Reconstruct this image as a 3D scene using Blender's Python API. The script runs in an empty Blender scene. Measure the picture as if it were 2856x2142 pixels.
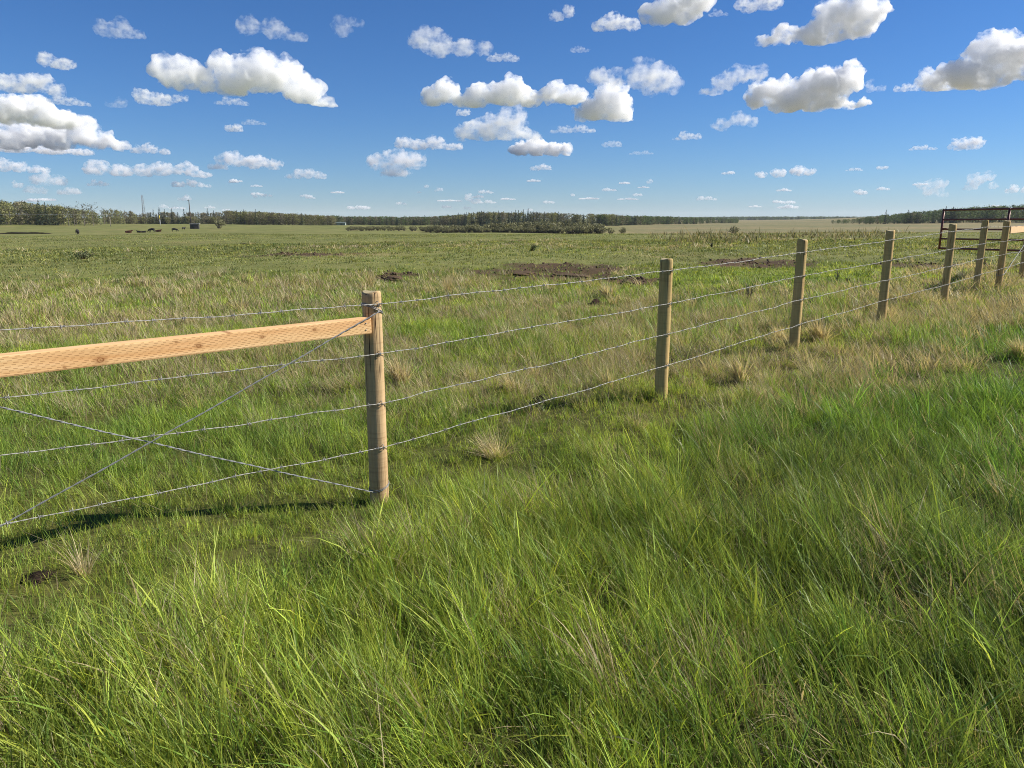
import bpy, bmesh, math, random
import numpy as np
from mathutils import Vector, Matrix, noise as mnoise

random.seed(7)
RNG = np.random.default_rng(11)
SC = bpy.context.scene
COL = SC.collection
PI = math.pi

# ------------------------------------------------------------------ camera numbers
EYE = 1.68
FPX = 2100.0                      # focal length in photograph pixels (2856 wide)
CX, CY = 1428.0, 1071.0
PITCH = math.radians(12.43)
CP, SP = math.cos(PITCH), math.sin(PITCH)


def ray(px, py):
    a, b = (px - CX) / FPX, (py - CY) / FPX
    # camera axes: right (1,0,0), forward (0,CP,-SP), down (0,-SP,-CP)
    return np.array([a, CP - b * SP, -SP - b * CP])


def project(x, y, z):
    dz = z - EYE
    f = y * CP - dz * SP
    d = -y * SP - dz * CP
    return CX + FPX * x / f, CY + FPX * d / f


# ------------------------------------------------------------------ numpy noise
def _h2(ix, iy, s):
    n = (ix * 374761393 + iy * 668265263 + s * 974634777) & 0x7fffffff
    n = ((n ^ (n >> 13)) * 1274126177) & 0x7fffffff
    n = (n ^ (n >> 16)) & 0xffff
    return n / 65535.0


def vnoise(x, y, s=0):
    x = np.asarray(x, float); y = np.asarray(y, float)
    ix, iy = np.floor(x).astype(np.int64), np.floor(y).astype(np.int64)
    fx, fy = x - ix, y - iy
    ux, uy = fx * fx * (3 - 2 * fx), fy * fy * (3 - 2 * fy)
    a, b = _h2(ix, iy, s), _h2(ix + 1, iy, s)
    c, d = _h2(ix, iy + 1, s), _h2(ix + 1, iy + 1, s)
    return (a + (b - a) * ux) * (1 - uy) + (c + (d - c) * ux) * uy


def fbm(x, y, s=0, o=3):
    t, a, n = 0.0, 1.0, 0.0
    for k in range(o):
        t = t + a * vnoise(x * 2 ** k + 17.3 * k, y * 2 ** k - 9.1 * k, s + k)
        n += a; a *= .5
    return t / n


def _h3(ix, iy, iz, s):
    n = (ix * 374761393 + iy * 668265263 + iz * 1440662683 + s * 974634777) & 0x7fffffff
    n = ((n ^ (n >> 13)) * 1274126177) & 0x7fffffff
    return ((n ^ (n >> 16)) & 0xffff) / 65535.0


def vnoise3(p, s=0):
    i = np.floor(p).astype(np.int64); f = p - i
    u = f * f * (3 - 2 * f)
    r = 0
    for dx in (0, 1):
        wx = u[:, 0] if dx else 1 - u[:, 0]
        for dy in (0, 1):
            wy = u[:, 1] if dy else 1 - u[:, 1]
            for dz in (0, 1):
                wz = u[:, 2] if dz else 1 - u[:, 2]
                r = r + wx * wy * wz * _h3(i[:, 0] + dx, i[:, 1] + dy, i[:, 2] + dz, s)
    return r


def sstep(a, b, x):
    t = np.clip((x - a) / (b - a), 0, 1)
    return t * t * (3 - 2 * t)


# ------------------------------------------------------------------ terrain
AZ = np.array([-60, -34, -17, 0, 12, 20, 34, 60.])
TD = np.array([.5, 5, 6.5, 8.5, 10, 12, 14, 20, 26, 40, 60, 90, 130, 200, 320, 500, 650, 1000, 1500, 2500, 9000.])
TZ = np.array([
    [0, 0, 0, 0, 0, 0, 0, 0],
    [0, 0, 0, 0, .02, .03, .03, .03],
    [0, 0, 0, .03, .09, .12, .12, .12],
    [0, 0, 0, .05, .14, .2, .22, .22],
    [0, 0, 0, .05, .17, .27, .30, .3],
    [0, 0, 0, .05, .18, .31, .36, .36],
    [0, 0, 0, .05, .18, .33, .40, .4],
    [0, 0, 0, .05, .18, .33, .42, .4],
    [-.05, -.05, -.02, .02, .15, .3, .40, .4],
    [-.2, -.2, -.1, 0, .1, .2, .35, .35],
    [-.4, -.4, -.25, -.1, .05, .15, .3, .3],
    [-.7, -.7, -.5, -.25, -.05, .05, .25, .2],
    [-1.2, -1.2, -1.0, -.9, -.8, -.6, -.3, -.3],
    [-2.1, -2.1, -2.2, -3, -3, -2.6, -2.3, -2],
    [-3.6, -3.6, -3.8, -4.8, -5, -5, -4.5, -4],
    [-1.6, -1.6, -2.6, -5, -5, -5, -5, -5],
    [1, .5, -4.0, -5, -5, -5, -5, -5],
    [6, 4, -4.8, -5, -5, -5, 0, 4],
    [6, 4, -5, -5, -5, -5, 14, 18],
    [6, 4, -5, -5, -5, -5, 20, 22],
    [6, 4, -5, -5, -5, -5, 20, 22]])
GA = np.linspace(-60, 60, 181)
GL = np.linspace(math.log(.5), math.log(9000), 500)
_tmp = np.array([np.interp(GL, np.log(TD), TZ[:, j]) for j in range(len(AZ))])
GZ = np.array([np.interp(GA, AZ, _tmp[:, k]) for k in range(len(GL))])      # [logD, az]
_k = np.exp(-0.5 * (np.arange(-9, 10) / 4.0) ** 2); _k /= _k.sum()
GZ = np.apply_along_axis(lambda v: np.convolve(np.pad(v, 9, mode='edge'), _k, 'valid'), 0, GZ)
GZ = np.apply_along_axis(lambda v: np.convolve(np.pad(v, 9, mode='edge'), _k, 'valid'), 1, GZ)


def base_h(x, y):
    x = np.asarray(x, float); y = np.asarray(y, float)
    D = np.hypot(x, y)
    a = np.degrees(np.arctan2(x, y))
    a = np.where(np.abs(a) > 60, np.sign(a) * 60, a)
    # behind the camera: fade the two sides together
    i = np.clip((a + 60) / 120 * 180, 0, 179.999)
    l = np.clip((np.log(np.maximum(D, .5)) - GL[0]) / (GL[-1] - GL[0]) * 499, 0, 498.999)
    i0, l0 = i.astype(int), l.astype(int)
    fi, fl = i - i0, l - l0
    return (GZ[l0, i0] * (1 - fi) + GZ[l0, i0 + 1] * fi) * (1 - fl) + (GZ[l0 + 1, i0] * (1 - fi) + GZ[l0 + 1, i0 + 1] * fi) * fl


DIRT = []       # (x, y, rx, ry) filled below from the photograph


def dirt_mask(x, y):
    m = np.full(np.shape(x), -1.)
    for (cx, cy, rx, ry) in DIRT:
        d = np.hypot((x - cx) / rx, (y - cy) / ry)
        m = np.maximum(m, 1 - d)
    n = fbm(np.asarray(x) * 1.3, np.asarray(y) * .9, 91, 3) - .5
    return sstep(-.05, .25, m + n * 1.1 - .12) * (m > -.6)


def ground_at(px, py, h=None):
    d = ray(px, py)
    f = h or base_h
    t = 0.5
    step = .02
    while t < 9000:
        p = np.array([0, 0, EYE]) + d * t
        if p[2] < float(f(p[0], p[1])):
            lo, hi = t / (1 + step), t
            for _ in range(30):
                m = (lo + hi) / 2
                p = np.array([0, 0, EYE]) + d * m
                if p[2] < float(f(p[0], p[1])):
                    hi = m
                else:
                    lo = m
            return p
        t *= 1 + step
    return np.array([0, 0, EYE]) + d * 9000


for (px, py, wx, wy) in [(1540, 764, 320, 38), (1100, 775, 80, 14), (1770, 786, 90, 18), (2130, 736, 200, 18),
                         (2680, 744, 280, 14), (850, 712, 200, 6)]:
    c = ground_at(px, py)
    top = ground_at(px, py - wy); bot = ground_at(px, py + wy)
    DIRT.append((c[0], (top[1] + bot[1]) / 2, wx / FPX * c[1], (top[1] - bot[1]) / 2))


def height(x, y):
    x = np.asarray(x, float); y = np.asarray(y, float)
    D = np.hypot(x, y)
    z = base_h(x, y)
    near = 1 - sstep(30, 160, D)
    z = z + (fbm(x * .45, y * .45, 3, 2) - .5) * .14 * near * sstep(1, 6, D)
    z = z + (fbm(x * 1.5, y * 1.5, 5, 2) - .5) * .10 * near
    z = z + (fbm(x * .02, y * .02, 6, 3) - .5) * 1.3 * sstep(60, 200, D)
    dm = dirt_mask(x, y) * near
    z = z + dm * ((fbm(x * 2.2, y * 2.2, 8, 3) - .5) * .26 + .0)
    return z


# ------------------------------------------------------------------ tagging and mesh helpers
def tag(o, label=None, cat=None, group=None, kind=None):
    if label: o['label'] = label
    if cat: o['category'] = cat
    if group: o['group'] = group
    if kind: o['kind'] = kind
    return o


def link_mesh(name, me, mat=None, parent=None, smooth=True):
    o = bpy.data.objects.new(name, me)
    COL.objects.link(o)
    if mat is not None and not me.materials:
        for m in (mat if isinstance(mat, (list, tuple)) else [mat]):
            me.materials.append(m)
    if parent: o.parent = parent
    if smooth and len(me.polygons):
        me.polygons.foreach_set('use_smooth', np.ones(len(me.polygons), bool))
    return o


def empty(name, loc, rz=0):
    o = bpy.data.objects.new(name, None)
    o.empty_display_size = .1
    o.location = loc; o.rotation_euler = (0, 0, rz)
    COL.objects.link(o)
    return o


def np_mesh(name, V, faces_list, colours=None):
    """faces_list: list of int arrays (n,3) / (n,4)"""
    me = bpy.data.meshes.new(name)
    me.vertices.add(len(V))
    me.vertices.foreach_set('co', np.ascontiguousarray(V, dtype=np.float32).ravel())
    loops = np.concatenate([f.ravel() for f in faces_list]).astype(np.int32)
    tot = np.concatenate([np.full(len(f), f.shape[1], np.int32) for f in faces_list])
    start = np.concatenate([[0], np.cumsum(tot)[:-1]]).astype(np.int32)
    me.loops.add(len(loops)); me.loops.foreach_set('vertex_index', loops)
    me.polygons.add(len(tot)); me.polygons.foreach_set('loop_start', start)
    if colours is not None:
        a = me.attributes.new('col', 'FLOAT_COLOR', 'POINT')
        c = np.ones((len(V), 4), np.float32); c[:, :3] = colours
        a.data.foreach_set('color', c.ravel())
    me.update(calc_edges=True)
    return me


class MB:
    """collects simple shapes into one mesh"""
    def __init__(s): s.v = []; s.f = []; s.c = []; s.cur = (1, 1, 1)

    def add(s, V, F):
        n = len(s.v)
        s.v += [tuple(p) for p in V]; s.c += [s.cur] * len(V)
        s.f += [tuple(i + n for i in f) for f in F]

    def box(s, c, size, rz=0, ry=0):
        x, y, z = [k / 2 for k in size]
        M = Matrix.Translation(c) @ Matrix.Rotation(rz, 4, 'Z') @ Matrix.Rotation(ry, 4, 'Y')
        V = [M @ Vector(p) for p in ((-x, -y, -z), (x, -y, -z), (x, y, -z), (-x, y, -z), (-x, -y, z), (x, -y, z), (x, y, z), (-x, y, z))]
        s.add(V, ((0, 3, 2, 1), (4, 5, 6, 7), (0, 1, 5, 4), (1, 2, 6, 5), (2, 3, 7, 6), (3, 0, 4, 7)))

    def tube(s, pts, radii, n=6, cap=True):
        pts = [Vector(p) for p in pts]
        if not hasattr(radii, '__len__'): radii = [radii] * len(pts)
        V, F = [], []
        up = None
        for i, p in enumerate(pts):
            d = (pts[min(i + 1, len(pts) - 1)] - pts[max(i - 1, 0)]).normalized()
            if up is None: up = Vector((0, 0, 1)) if abs(d.z) < .9 else Vector((0, 1, 0))
            a = d.cross(up).normalized(); b = a.cross(d).normalized(); up = b
            for k in range(n):
                t = 2 * PI * k / n
                V.append(p + (a * math.cos(t) + b * math.sin(t)) * radii[i])
        for i in range(len(pts) - 1):
            for k in range(n):
                k2 = (k + 1) % n
                F.append((i * n + k, i * n + k2, (i + 1) * n + k2, (i + 1) * n + k))
        if cap:
            F.append(tuple(range(n - 1, -1, -1))); F.append(tuple(range((len(pts) - 1) * n, len(pts) * n)))
        s.add(V, F)

    def mesh(s, name):
        me = bpy.data.meshes.new(name)
        me.from_pydata(s.v, [], s.f)
        if len(set(s.c)) > 1:
            a = me.attributes.new('col', 'FLOAT_COLOR', 'POINT')
            a.data.foreach_set('color', np.array([(*c, 1) for c in s.c], np.float32).ravel())
        me.update()
        return me

    def build(s, name, mat, parent=None, smooth=True):
        return link_mesh(name, s.mesh(name), mat, parent, smooth)


# ------------------------------------------------------------------ materials
def new_mat(name):
    m = bpy.data.materials.new(name); m.use_nodes = True
    nt = m.node_tree; nt.nodes.clear()
    out = nt.nodes.new('ShaderNodeOutputMaterial')
    return m, nt, out


def N(nt, t, **kw):
    n = nt.nodes.new(t)
    for k, v in kw.items():
        if k.startswith('_'):
            n.inputs[k[1:].replace('_', ' ')].default_value = v
        else:
            setattr(n, k, v)
    return n


def ramp(nt, fac, stops):
    r = nt.nodes.new('ShaderNodeValToRGB')
    cr = r.color_ramp
    while len(cr.elements) < len(stops): cr.elements.new(.5)
    for e, (p, c) in zip(cr.elements, stops):
        e.position = p; e.color = (*c, 1) if len(c) == 3 else c
    nt.links.new(fac, r.inputs[0])
    return r.outputs[0]


def mix(nt, f, a, b, mode='MIX'):
    m = nt.nodes.new('ShaderNodeMix'); m.data_type = 'RGBA'; m.blend_type = mode
    for sock, v in ((m.inputs[0], f), (m.inputs[6], a), (m.inputs[7], b)):
        if isinstance(v, (int, float)): sock.default_value = v
        elif isinstance(v, tuple): sock.default_value = (*v, 1)
        else: nt.links.new(v, sock)
    return m.outputs[2]


def math_n(nt, op, a, b=None, c=None):
    m = nt.nodes.new('ShaderNodeMath'); m.operation = op
    for i, v in enumerate((a, b, c)):
        if v is None: continue
        if isinstance(v, (int, float)): m.inputs[i].default_value = v
        else: nt.links.new(v, m.inputs[i])
    return m.outputs[0]


def coords(nt, scale=(1, 1, 1), kind='Object'):
    tc = nt.nodes.new('ShaderNodeTexCoord'); mp = nt.nodes.new('ShaderNodeMapping')
    mp.inputs['Scale'].default_value = scale
    nt.links.new(tc.outputs[kind], mp.inputs[0])
    return mp.outputs[0]


def noise_n(nt, vec, scale, detail=4, rough=.55):
    n = nt.nodes.new('ShaderNodeTexNoise')
    n.inputs['Scale'].default_value = scale; n.inputs['Detail'].default_value = detail
    n.inputs['Roughness'].default_value = rough
    nt.links.new(vec, n.inputs['Vector'])
    return n.outputs['Fac']


def simple_mat(name, col, rough=.7, metal=0., var=.25, scale=6, spec=.3):
    m, nt, out = new_mat(name)
    p = N(nt, 'ShaderNodeBsdfPrincipled', _Roughness=rough, _Metallic=metal)
    p.inputs['Specular IOR Level'].default_value = spec
    f = noise_n(nt, coords(nt), scale, 5)
    c = mix(nt, f, tuple(k * (1 - var) for k in col), tuple(min(1, k * (1 + var)) for k in col))
    nt.links.new(c, p.inputs['Base Color']); nt.links.new(p.outputs[0], out.inputs[0])
    return m


def leaf_mat(name, trans=.35, rough=.5, spec=.25, tint=(1.15, 1.1, .7)):
    m, nt, out = new_mat(name)
    a = N(nt, 'ShaderNodeAttribute', attribute_name='col')
    p = N(nt, 'ShaderNodeBsdfPrincipled', _Roughness=rough)
    p.inputs['Specular IOR Level'].default_value = spec
    t = N(nt, 'ShaderNodeBsdfTranslucent')
    nt.links.new(a.outputs[0], p.inputs['Base Color'])
    nt.links.new(mix(nt, 1., a.outputs[0], tint, 'MULTIPLY'), t.inputs[0])
    ms = N(nt, 'ShaderNodeMixShader', _Fac=trans)
    nt.links.new(p.outputs[0], ms.inputs[1]); nt.links.new(t.outputs[0], ms.inputs[2])
    nt.links.new(ms.outputs[0], out.inputs[0])
    return m


M_GRASS = leaf_mat('grass_blades', .42, .45, .22)
M_LEAF = leaf_mat('tree_leaves', .25, .6, .15)
M_BARK = simple_mat('pale_bark', (.16, .14, .115), .9, 0, .4, 3)
M_DARKBARK = simple_mat('dark_bark', (.07, .055, .045), .9, 0, .4, 3)


def wood_post_mat(name, a, b, dark, green, crack=.5):
    m, nt, out = new_mat(name)
    p = N(nt, 'ShaderNodeBsdfPrincipled', _Roughness=.82)
    p.inputs['Specular IOR Level'].default_value = .2
    oi = N(nt, 'ShaderNodeObjectInfo')
    tc = nt.nodes.new('ShaderNodeTexCoord')
    off = N(nt, 'ShaderNodeVectorMath', operation='ADD')
    sc = N(nt, 'ShaderNodeVectorMath', operation='SCALE')
    cx = N(nt, 'ShaderNodeCombineXYZ')
    for i in range(3): nt.links.new(oi.outputs['Random'], cx.inputs[i])
    nt.links.new(cx.outputs[0], sc.inputs[0]); sc.inputs['Scale'].default_value = 7
    nt.links.new(tc.outputs['Object'], off.inputs[0]); nt.links.new(sc.outputs[0], off.inputs[1])

    def mapped(s):
        mp = nt.nodes.new('ShaderNodeMapping'); mp.inputs['Scale'].default_value = s
        nt.links.new(off.outputs[0], mp.inputs[0]); return mp.outputs[0]
    grain = noise_n(nt, mapped((60, 60, 3)), 1, 6, .65)
    big = noise_n(nt, mapped((6, 6, 2.2)), 1, 4)
    ring = noise_n(nt, mapped((3, 3, 55)), 1, 4, .7)
    c = mix(nt, ramp(nt, grain, [(.3, a), (.7, b)]), (0, 0, 0), (0, 0, 0))
    c = ramp(nt, grain, [(.28, a), (.72, b)])
    c = mix(nt, ramp(nt, big, [(.42, (0, 0, 0)), (.68, (.75, .75, .75))]), c, green)
    c = mix(nt, ramp(nt, ring, [(.5, (0, 0, 0)), (.72, (.45, .45, .45))]), c, dark)
    fine = noise_n(nt, mapped((38, 38, .9)), 1, 2, .4)
    ck = ramp(nt, fine, [(.475, (0, 0, 0)), (.492, (crack, crack, crack)), (.508, (crack, crack, crack)), (.525, (0, 0, 0))])
    msk = ramp(nt, noise_n(nt, mapped((9, 9, 1.3)), 1, 1), [(.5, (0, 0, 0)), (.6, (1, 1, 1))])
    ck = mix(nt, 1., ck, msk, 'MULTIPLY')
    c = mix(nt, ck, c, (.05, .025, .015))
    nt.links.new(c, p.inputs['Base Color'])
    bp = N(nt, 'ShaderNodeBump', _Strength=.55, _Distance=.004)
    hgt = math_n(nt, 'SUBTRACT', math_n(nt, 'ADD', grain, math_n(nt, 'MULTIPLY', ring, .5)), math_n(nt, 'MULTIPLY', ck, 2.5))
    nt.links.new(hgt, bp.inputs['Height']); nt.links.new(bp.outputs[0], p.inputs['Normal'])
    nt.links.new(p.outputs[0], out.inputs[0])
    return m


M_POST = wood_post_mat('treated_post', (.40, .26, .095), (.60, .42, .18), (.25, .15, .06), (.40, .31, .12), .7)
M_POSTB = wood_post_mat('weathered_brace_post', (.37, .23, .11), (.60, .42, .23), (.24, .13, .06), (.46, .33, .17), 1.)
M_ENDGRAIN = simple_mat('end_grain', (.36, .30, .17), .9, 0, .25, 40)


def rail_mat(knots, L, H):
    m, nt, out = new_mat('incised_lumber')
    p = N(nt, 'ShaderNodeBsdfPrincipled', _Roughness=.75)
    p.inputs['Specular IOR Level'].default_value = .2
    g = noise_n(nt, coords(nt, (1.2, 30, 30)), 1.6, 5, .6)
    g2 = noise_n(nt, coords(nt, (.5, 6, 6)), 1.5, 3)
    c = ramp(nt, g, [(.3, (.56, .33, .14)), (.55, (.68, .45, .22)), (.75, (.76, .56, .31))])
    c = mix(nt, ramp(nt, g2, [(.45, (0, 0, 0)), (.7, (.5, .5, .5))]), c, (.60, .27, .10))
    # incising slits: short dashes in staggered rows
    br = N(nt, 'ShaderNodeTexBrick', _Scale=1.0)
    br.offset = .37; br.offset_frequency = 2
    br.inputs['Color1'].default_value = (0, 0, 0, 1); br.inputs['Color2'].default_value = (0, 0, 0, 1)
    tc = nt.nodes.new('ShaderNodeTexCoord'); sep = N(nt, 'ShaderNodeSeparateXYZ'); nt.links.new(tc.outputs['Object'], sep.inputs[0])
    wob = noise_n(nt, coords(nt, (14, 14, 60)), 1, 2)
    u = math_n(nt, 'MULTIPLY', sep.outputs[0], 26.)
    v = math_n(nt, 'MULTIPLY', sep.outputs[2], 115.)
    row = math_n(nt, 'FLOOR', v)
    uu = math_n(nt, 'ADD', math_n(nt, 'ADD', u, math_n(nt, 'MULTIPLY', row, .618)), math_n(nt, 'MULTIPLY', wob, 1.1))
    fu = math_n(nt, 'FRACT', uu); fv = math_n(nt, 'FRACT', v)
    dash = math_n(nt, 'MULTIPLY', math_n(nt, 'LESS_THAN', fu, .45), math_n(nt, 'COMPARE', fv, .5, .2))
    dash = math_n(nt, 'MULTIPLY', dash, .5)
    c = mix(nt, dash, c, (.22, .085, .025))
    for (kx, kz, r) in knots:
        vm = N(nt, 'ShaderNodeVectorMath', operation='DISTANCE')
        mp = nt.nodes.new('ShaderNodeMapping'); mp.inputs['Location'].default_value = (-kx * 1 / r * .7, 0, -kz / r)
        mp.inputs['Scale'].default_value = (.7 / r, 0, 1 / r)
        nt.links.new(tc.outputs['Object'], mp.inputs[0]); nt.links.new(mp.outputs[0], vm.inputs[0])
        vm.inputs[1].default_value = (0, 0, 0)
        d = math_n(nt, 'ADD', vm.outputs['Value'], math_n(nt, 'MULTIPLY', math_n(nt, 'SUBTRACT', noise_n(nt, coords(nt), 60, 3), .5), .5))
        k = ramp(nt, math_n(nt, 'MULTIPLY', d, .4), [(.0, (.9, .9, .9)), (.18, (.35, .35, .35)), (.30, (.95, .95, .95)), (.42, (.4, .4, .4)), (.95, (0, 0, 0))])
        c = mix(nt, k, c, (.20, .075, .02))
    nt.links.new(c, p.inputs['Base Color'])
    bp = N(nt, 'ShaderNodeBump', _Strength=.5, _Distance=.003)
    nt.links.new(math_n(nt, 'SUBTRACT', g, dash), bp.inputs['Height']); nt.links.new(bp.outputs[0], p.inputs['Normal'])
    nt.links.new(p.outputs[0], out.inputs[0])
    return m


M_WIRE = simple_mat('galvanised_wire', (.36, .35, .32), .6, .3, .35, 30, .3)
M_BRACEWIRE = simple_mat('dull_galvanised_wire', (.22, .225, .23), .55, .25, .35, 30, .35)
M_GATE = simple_mat('dark_maroon_paint', (.17, .045, .03), .45, .1, .4, 4, .4)

# ------------------------------------------------------------------ world, sun, camera
SUN_EL, SUN_AZ = math.radians(36), math.radians(81)      # azimuth measured from +Y towards +X
w = bpy.data.worlds.new('World'); SC.world = w; w.use_nodes = True
nt = w.node_tree; nt.nodes.clear()
sky = nt.nodes.new('ShaderNodeTexSky'); sky.sky_type = 'NISHITA'; sky.sun_disc = False
sky.sun_elevation = SUN_EL; sky.sun_rotation = SUN_AZ
sky.altitude = 500; sky.air_density = 1.0; sky.dust_density = 0.; sky.ozone_density = 10.
bg = nt.nodes.new('ShaderNodeBackground'); bg.inputs[1].default_value = .057
ow = nt.nodes.new('ShaderNodeOutputWorld')
hs = nt.nodes.new('ShaderNodeHueSaturation'); hs.inputs['Saturation'].default_value = 1.06
nt.links.new(sky.outputs[0], hs.inputs['Color'])
grade = mix(nt, 1., hs.outputs[0], (.86, .93, 1.05), 'MULTIPLY')
nt.links.new(grade, bg.inputs[0]); nt.links.new(bg.outputs[0], ow.inputs[0])
sd = bpy.data.lights.new('sun', 'SUN'); sd.energy = 4.6; sd.angle = math.radians(.53); sd.color = (1, .945, .85)
so = bpy.data.objects.new('sun', sd); COL.objects.link(so)
sdir = Vector((math.sin(SUN_AZ) * math.cos(SUN_EL), math.cos(SUN_AZ) * math.cos(SUN_EL), math.sin(SUN_EL)))
so.rotation_euler = (-sdir).to_track_quat('-Z', 'Y').to_euler()
so.location = sdir * 60

cd = bpy.data.cameras.new('camera'); cam = bpy.data.objects.new('camera', cd); COL.objects.link(cam)
cam.location = (0, 0, EYE); cam.rotation_euler = (PI / 2 - PITCH, 0, 0)
cd.sensor_width = 36; cd.lens = 36 * FPX / 2856; cd.clip_start = .05; cd.clip_end = 80000
SC.camera = cam
SC.view_settings.view_transform = 'Standard'; SC.view_settings.look = 'None'
SC.view_settings.exposure = 0.85; SC.view_settings.gamma = 1
SC.cycles.use_denoising = True; SC.cycles.denoising_prefilter = 'NONE'; SC.cycles.filter_width = 1.0
SC.cycles.use_adaptive_sampling = False
SC.cycles.max_bounces = 16; SC.cycles.diffuse_bounces = 3; SC.cycles.glossy_bounces = 2
SC.cycles.transmission_bounces = 4; SC.cycles.volume_bounces = 14; SC.cycles.transparent_max_bounces = 8
SC.cycles.sample_clamp_indirect = 4
SC.cycles.use_auto_tile = False


# ------------------------------------------------------------------ ground mesh
# fence geometry (base pixel, top pixel, radius in m)
POSTPX = [((1058, 1378), 813, .0575), ((1842, 1125), 722, .056), ((2213, 983), 668, .055), ((2456, 906), 643, .055),
          ((2631, 848), 625, .055), ((2721, 811), 614, .056), ((2783, 805), 616, .058), ((2848, 777), 622, .058)]
P = [ground_at(*b) for b, t, r in POSTPX]
FD = np.array([P[1][0] - P[0][0], P[1][1] - P[0][1]]); FD /= np.hypot(*FD)
P0 = np.array([P[0][0] - FD[0] * 2.45, P[0][1] - FD[1] * 2.45, 0.])
FX = np.array([P0[0] - 6 * FD[0]] + [p[0] for p in P] + [P[7][0] + 60]); FY = np.array([P0[1] - 6 * FD[1]] + [p[1] for p in P] + [P[7][1] + 60])


def fence_d(x, y):
    """signed distance to the fence line, positive on the camera's side"""
    return (x - P[0][0]) * .69 - (y - P[0][1]) * .724


C_BRIGHT = np.array([.255, .318, .058]); C_LUSH = np.array([.145, .235, .046]); C_BLUE = np.array([.095, .185, .038])
C_OLIVE = np.array([.150, .205, .050]); C_DRY = np.array([.48, .385, .20]); C_GREY = np.array([.43, .37, .245])
C_FIELD = np.array([.185, .200, .068]); C_HAY = np.array([.26, .225, .12]); C_SOIL = np.array([.088, .060, .037])


def zone(x, y):
    """grass height, density 0..1, colour and dry fraction for every point of ground"""
    x = np.asarray(x, float); y = np.asarray(y, float)
    D = np.hypot(x, y); az = np.degrees(np.arctan2(x, y))
    d = fence_d(x, y)
    n1 = fbm(x * .5, y * .5, 21, 3); n2 = fbm(x * 1.7 + 5, y * 1.7, 22, 3); n3 = fbm(x * .12, y * .12, 23, 3)
    near = sstep(.15, 1.15, d + (n2 - .5) * .9)
    # field side
    hf = (.085 + .11 * n2) * (1 - .45 * sstep(13, 20, D))
    tuss = sstep(.45, .62, fbm(x * .9, y * .9, 24, 3))
    band = sstep(12.5, 15.5, D) * (1 - sstep(20, 25, D)) * (1 - sstep(2, 14, az))              # tan band, left of centre
    mid = sstep(5.2, 7.2, D) * (1 - sstep(12.5, 15, D)) * sstep(-13, 0, az) * (1 - sstep(27, 34, az) * .5)
    leftdry = (1 - sstep(4.4, 5.6, D)) * sstep(.53, .66, n1) * .8
    dry = np.clip(band * (.28 + .40 * tuss) + mid * (.16 + .34 * tuss) + leftdry + .10 * sstep(.55, .7, n1), 0, .95)
    far_dry = sstep(26, 32, D) * sstep(.55, .75, fbm(x * .10, y * .22, 25, 3)) * .45
    dry = np.maximum(dry, far_dry)
    hf = hf + .10 * tuss * np.maximum(band, mid * .8) + .05 * sstep(26, 45, D)
    # camera side
    hn = (.11 + .21 * n1) * (.6 + .8 * n2)
    right = sstep(-1.0, 2.2, x - .1 * y)
    rdry = sstep(7.4, 9.6, y - .2 * (x - 4)) * (1 - sstep(13, 17, y)) * sstep(.30, .62, fbm(x * .55 + 3, y * .55, 26, 2) + .10)
    fband = sstep(5.2, 7.4, y) * (1 - sstep(18, 24, y)) * (1 - sstep(.8, 2.0, d + (n2 - .5) * 1.5)) * sstep(-3.4, -1.6, d) * sstep(.30, .52, fbm(x * .8 + 9, y * .8, 28, 2))
    rdry = np.maximum(rdry, fband)
    dn = np.clip(.10 + .20 * sstep(.50, .7, n2) + rdry * .85, 0, .92)
    hf = hf * (1 - .38 * (1 - sstep(.4, 1.0, np.abs(d))))
    h = hf * (1 - near) + hn * near
    dry = np.maximum(dry, rdry * .72) * (1 - near) + dn * near
    hay = sstep(150, 230, D) * sstep(4, 11, az) + sstep(85, 110, D) * sstep(12, 17, az) * .75
    hay = np.clip(hay, 0, 1)
    green = C_BRIGHT[None] * (1 - sstep(.35, .65, n1))[:, None] + (C_LUSH * .6 + C_BRIGHT * .4)[None] * sstep(.35, .65, n1)[:, None]
    fieldc = green * (1 - sstep(14, 30, D))[:, None] + C_FIELD[None] * sstep(14, 30, D)[:, None]
    fieldc = fieldc * (.82 + .36 * n3)[:, None]
    g1 = C_BRIGHT[None] * (.85 + .3 * n2)[:, None]
    g2 = (C_LUSH[None] * (1 - sstep(.42, .6, n1))[:, None] + C_OLIVE[None] * sstep(.42, .6, n1)[:, None]) * (.85 + .3 * n2)[:, None]
    g2 = g2 * (1 - sstep(.55, .68, n2) * .35)[:, None] + C_BLUE[None] * (sstep(.55, .68, n2) * .35)[:, None]
    nearc = g1 * (1 - right)[:, None] + g2 * right[:, None]
    col = fieldc * (1 - near)[:, None] + nearc * near[:, None]
    st = sstep(.42, .62, fbm(np.log(np.maximum(D, 1)) * 7, az * .05, 27, 3))[:, None]
    hc = C_HAY[None] * (1 - st) + np.array([[.19, .19, .095]]) * st
    col = col * (1 - hay)[:, None] + hc * hay[:, None]
    dm = dirt_mask(x, y)
    bare = sstep(.74, .82, n2) * (1 - near) * (1 - sstep(5, 8, D)) * .8
    dens = (1 - .88 * dm) * (1 - bare)
    return h, dens, col, dry, near, dm


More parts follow.
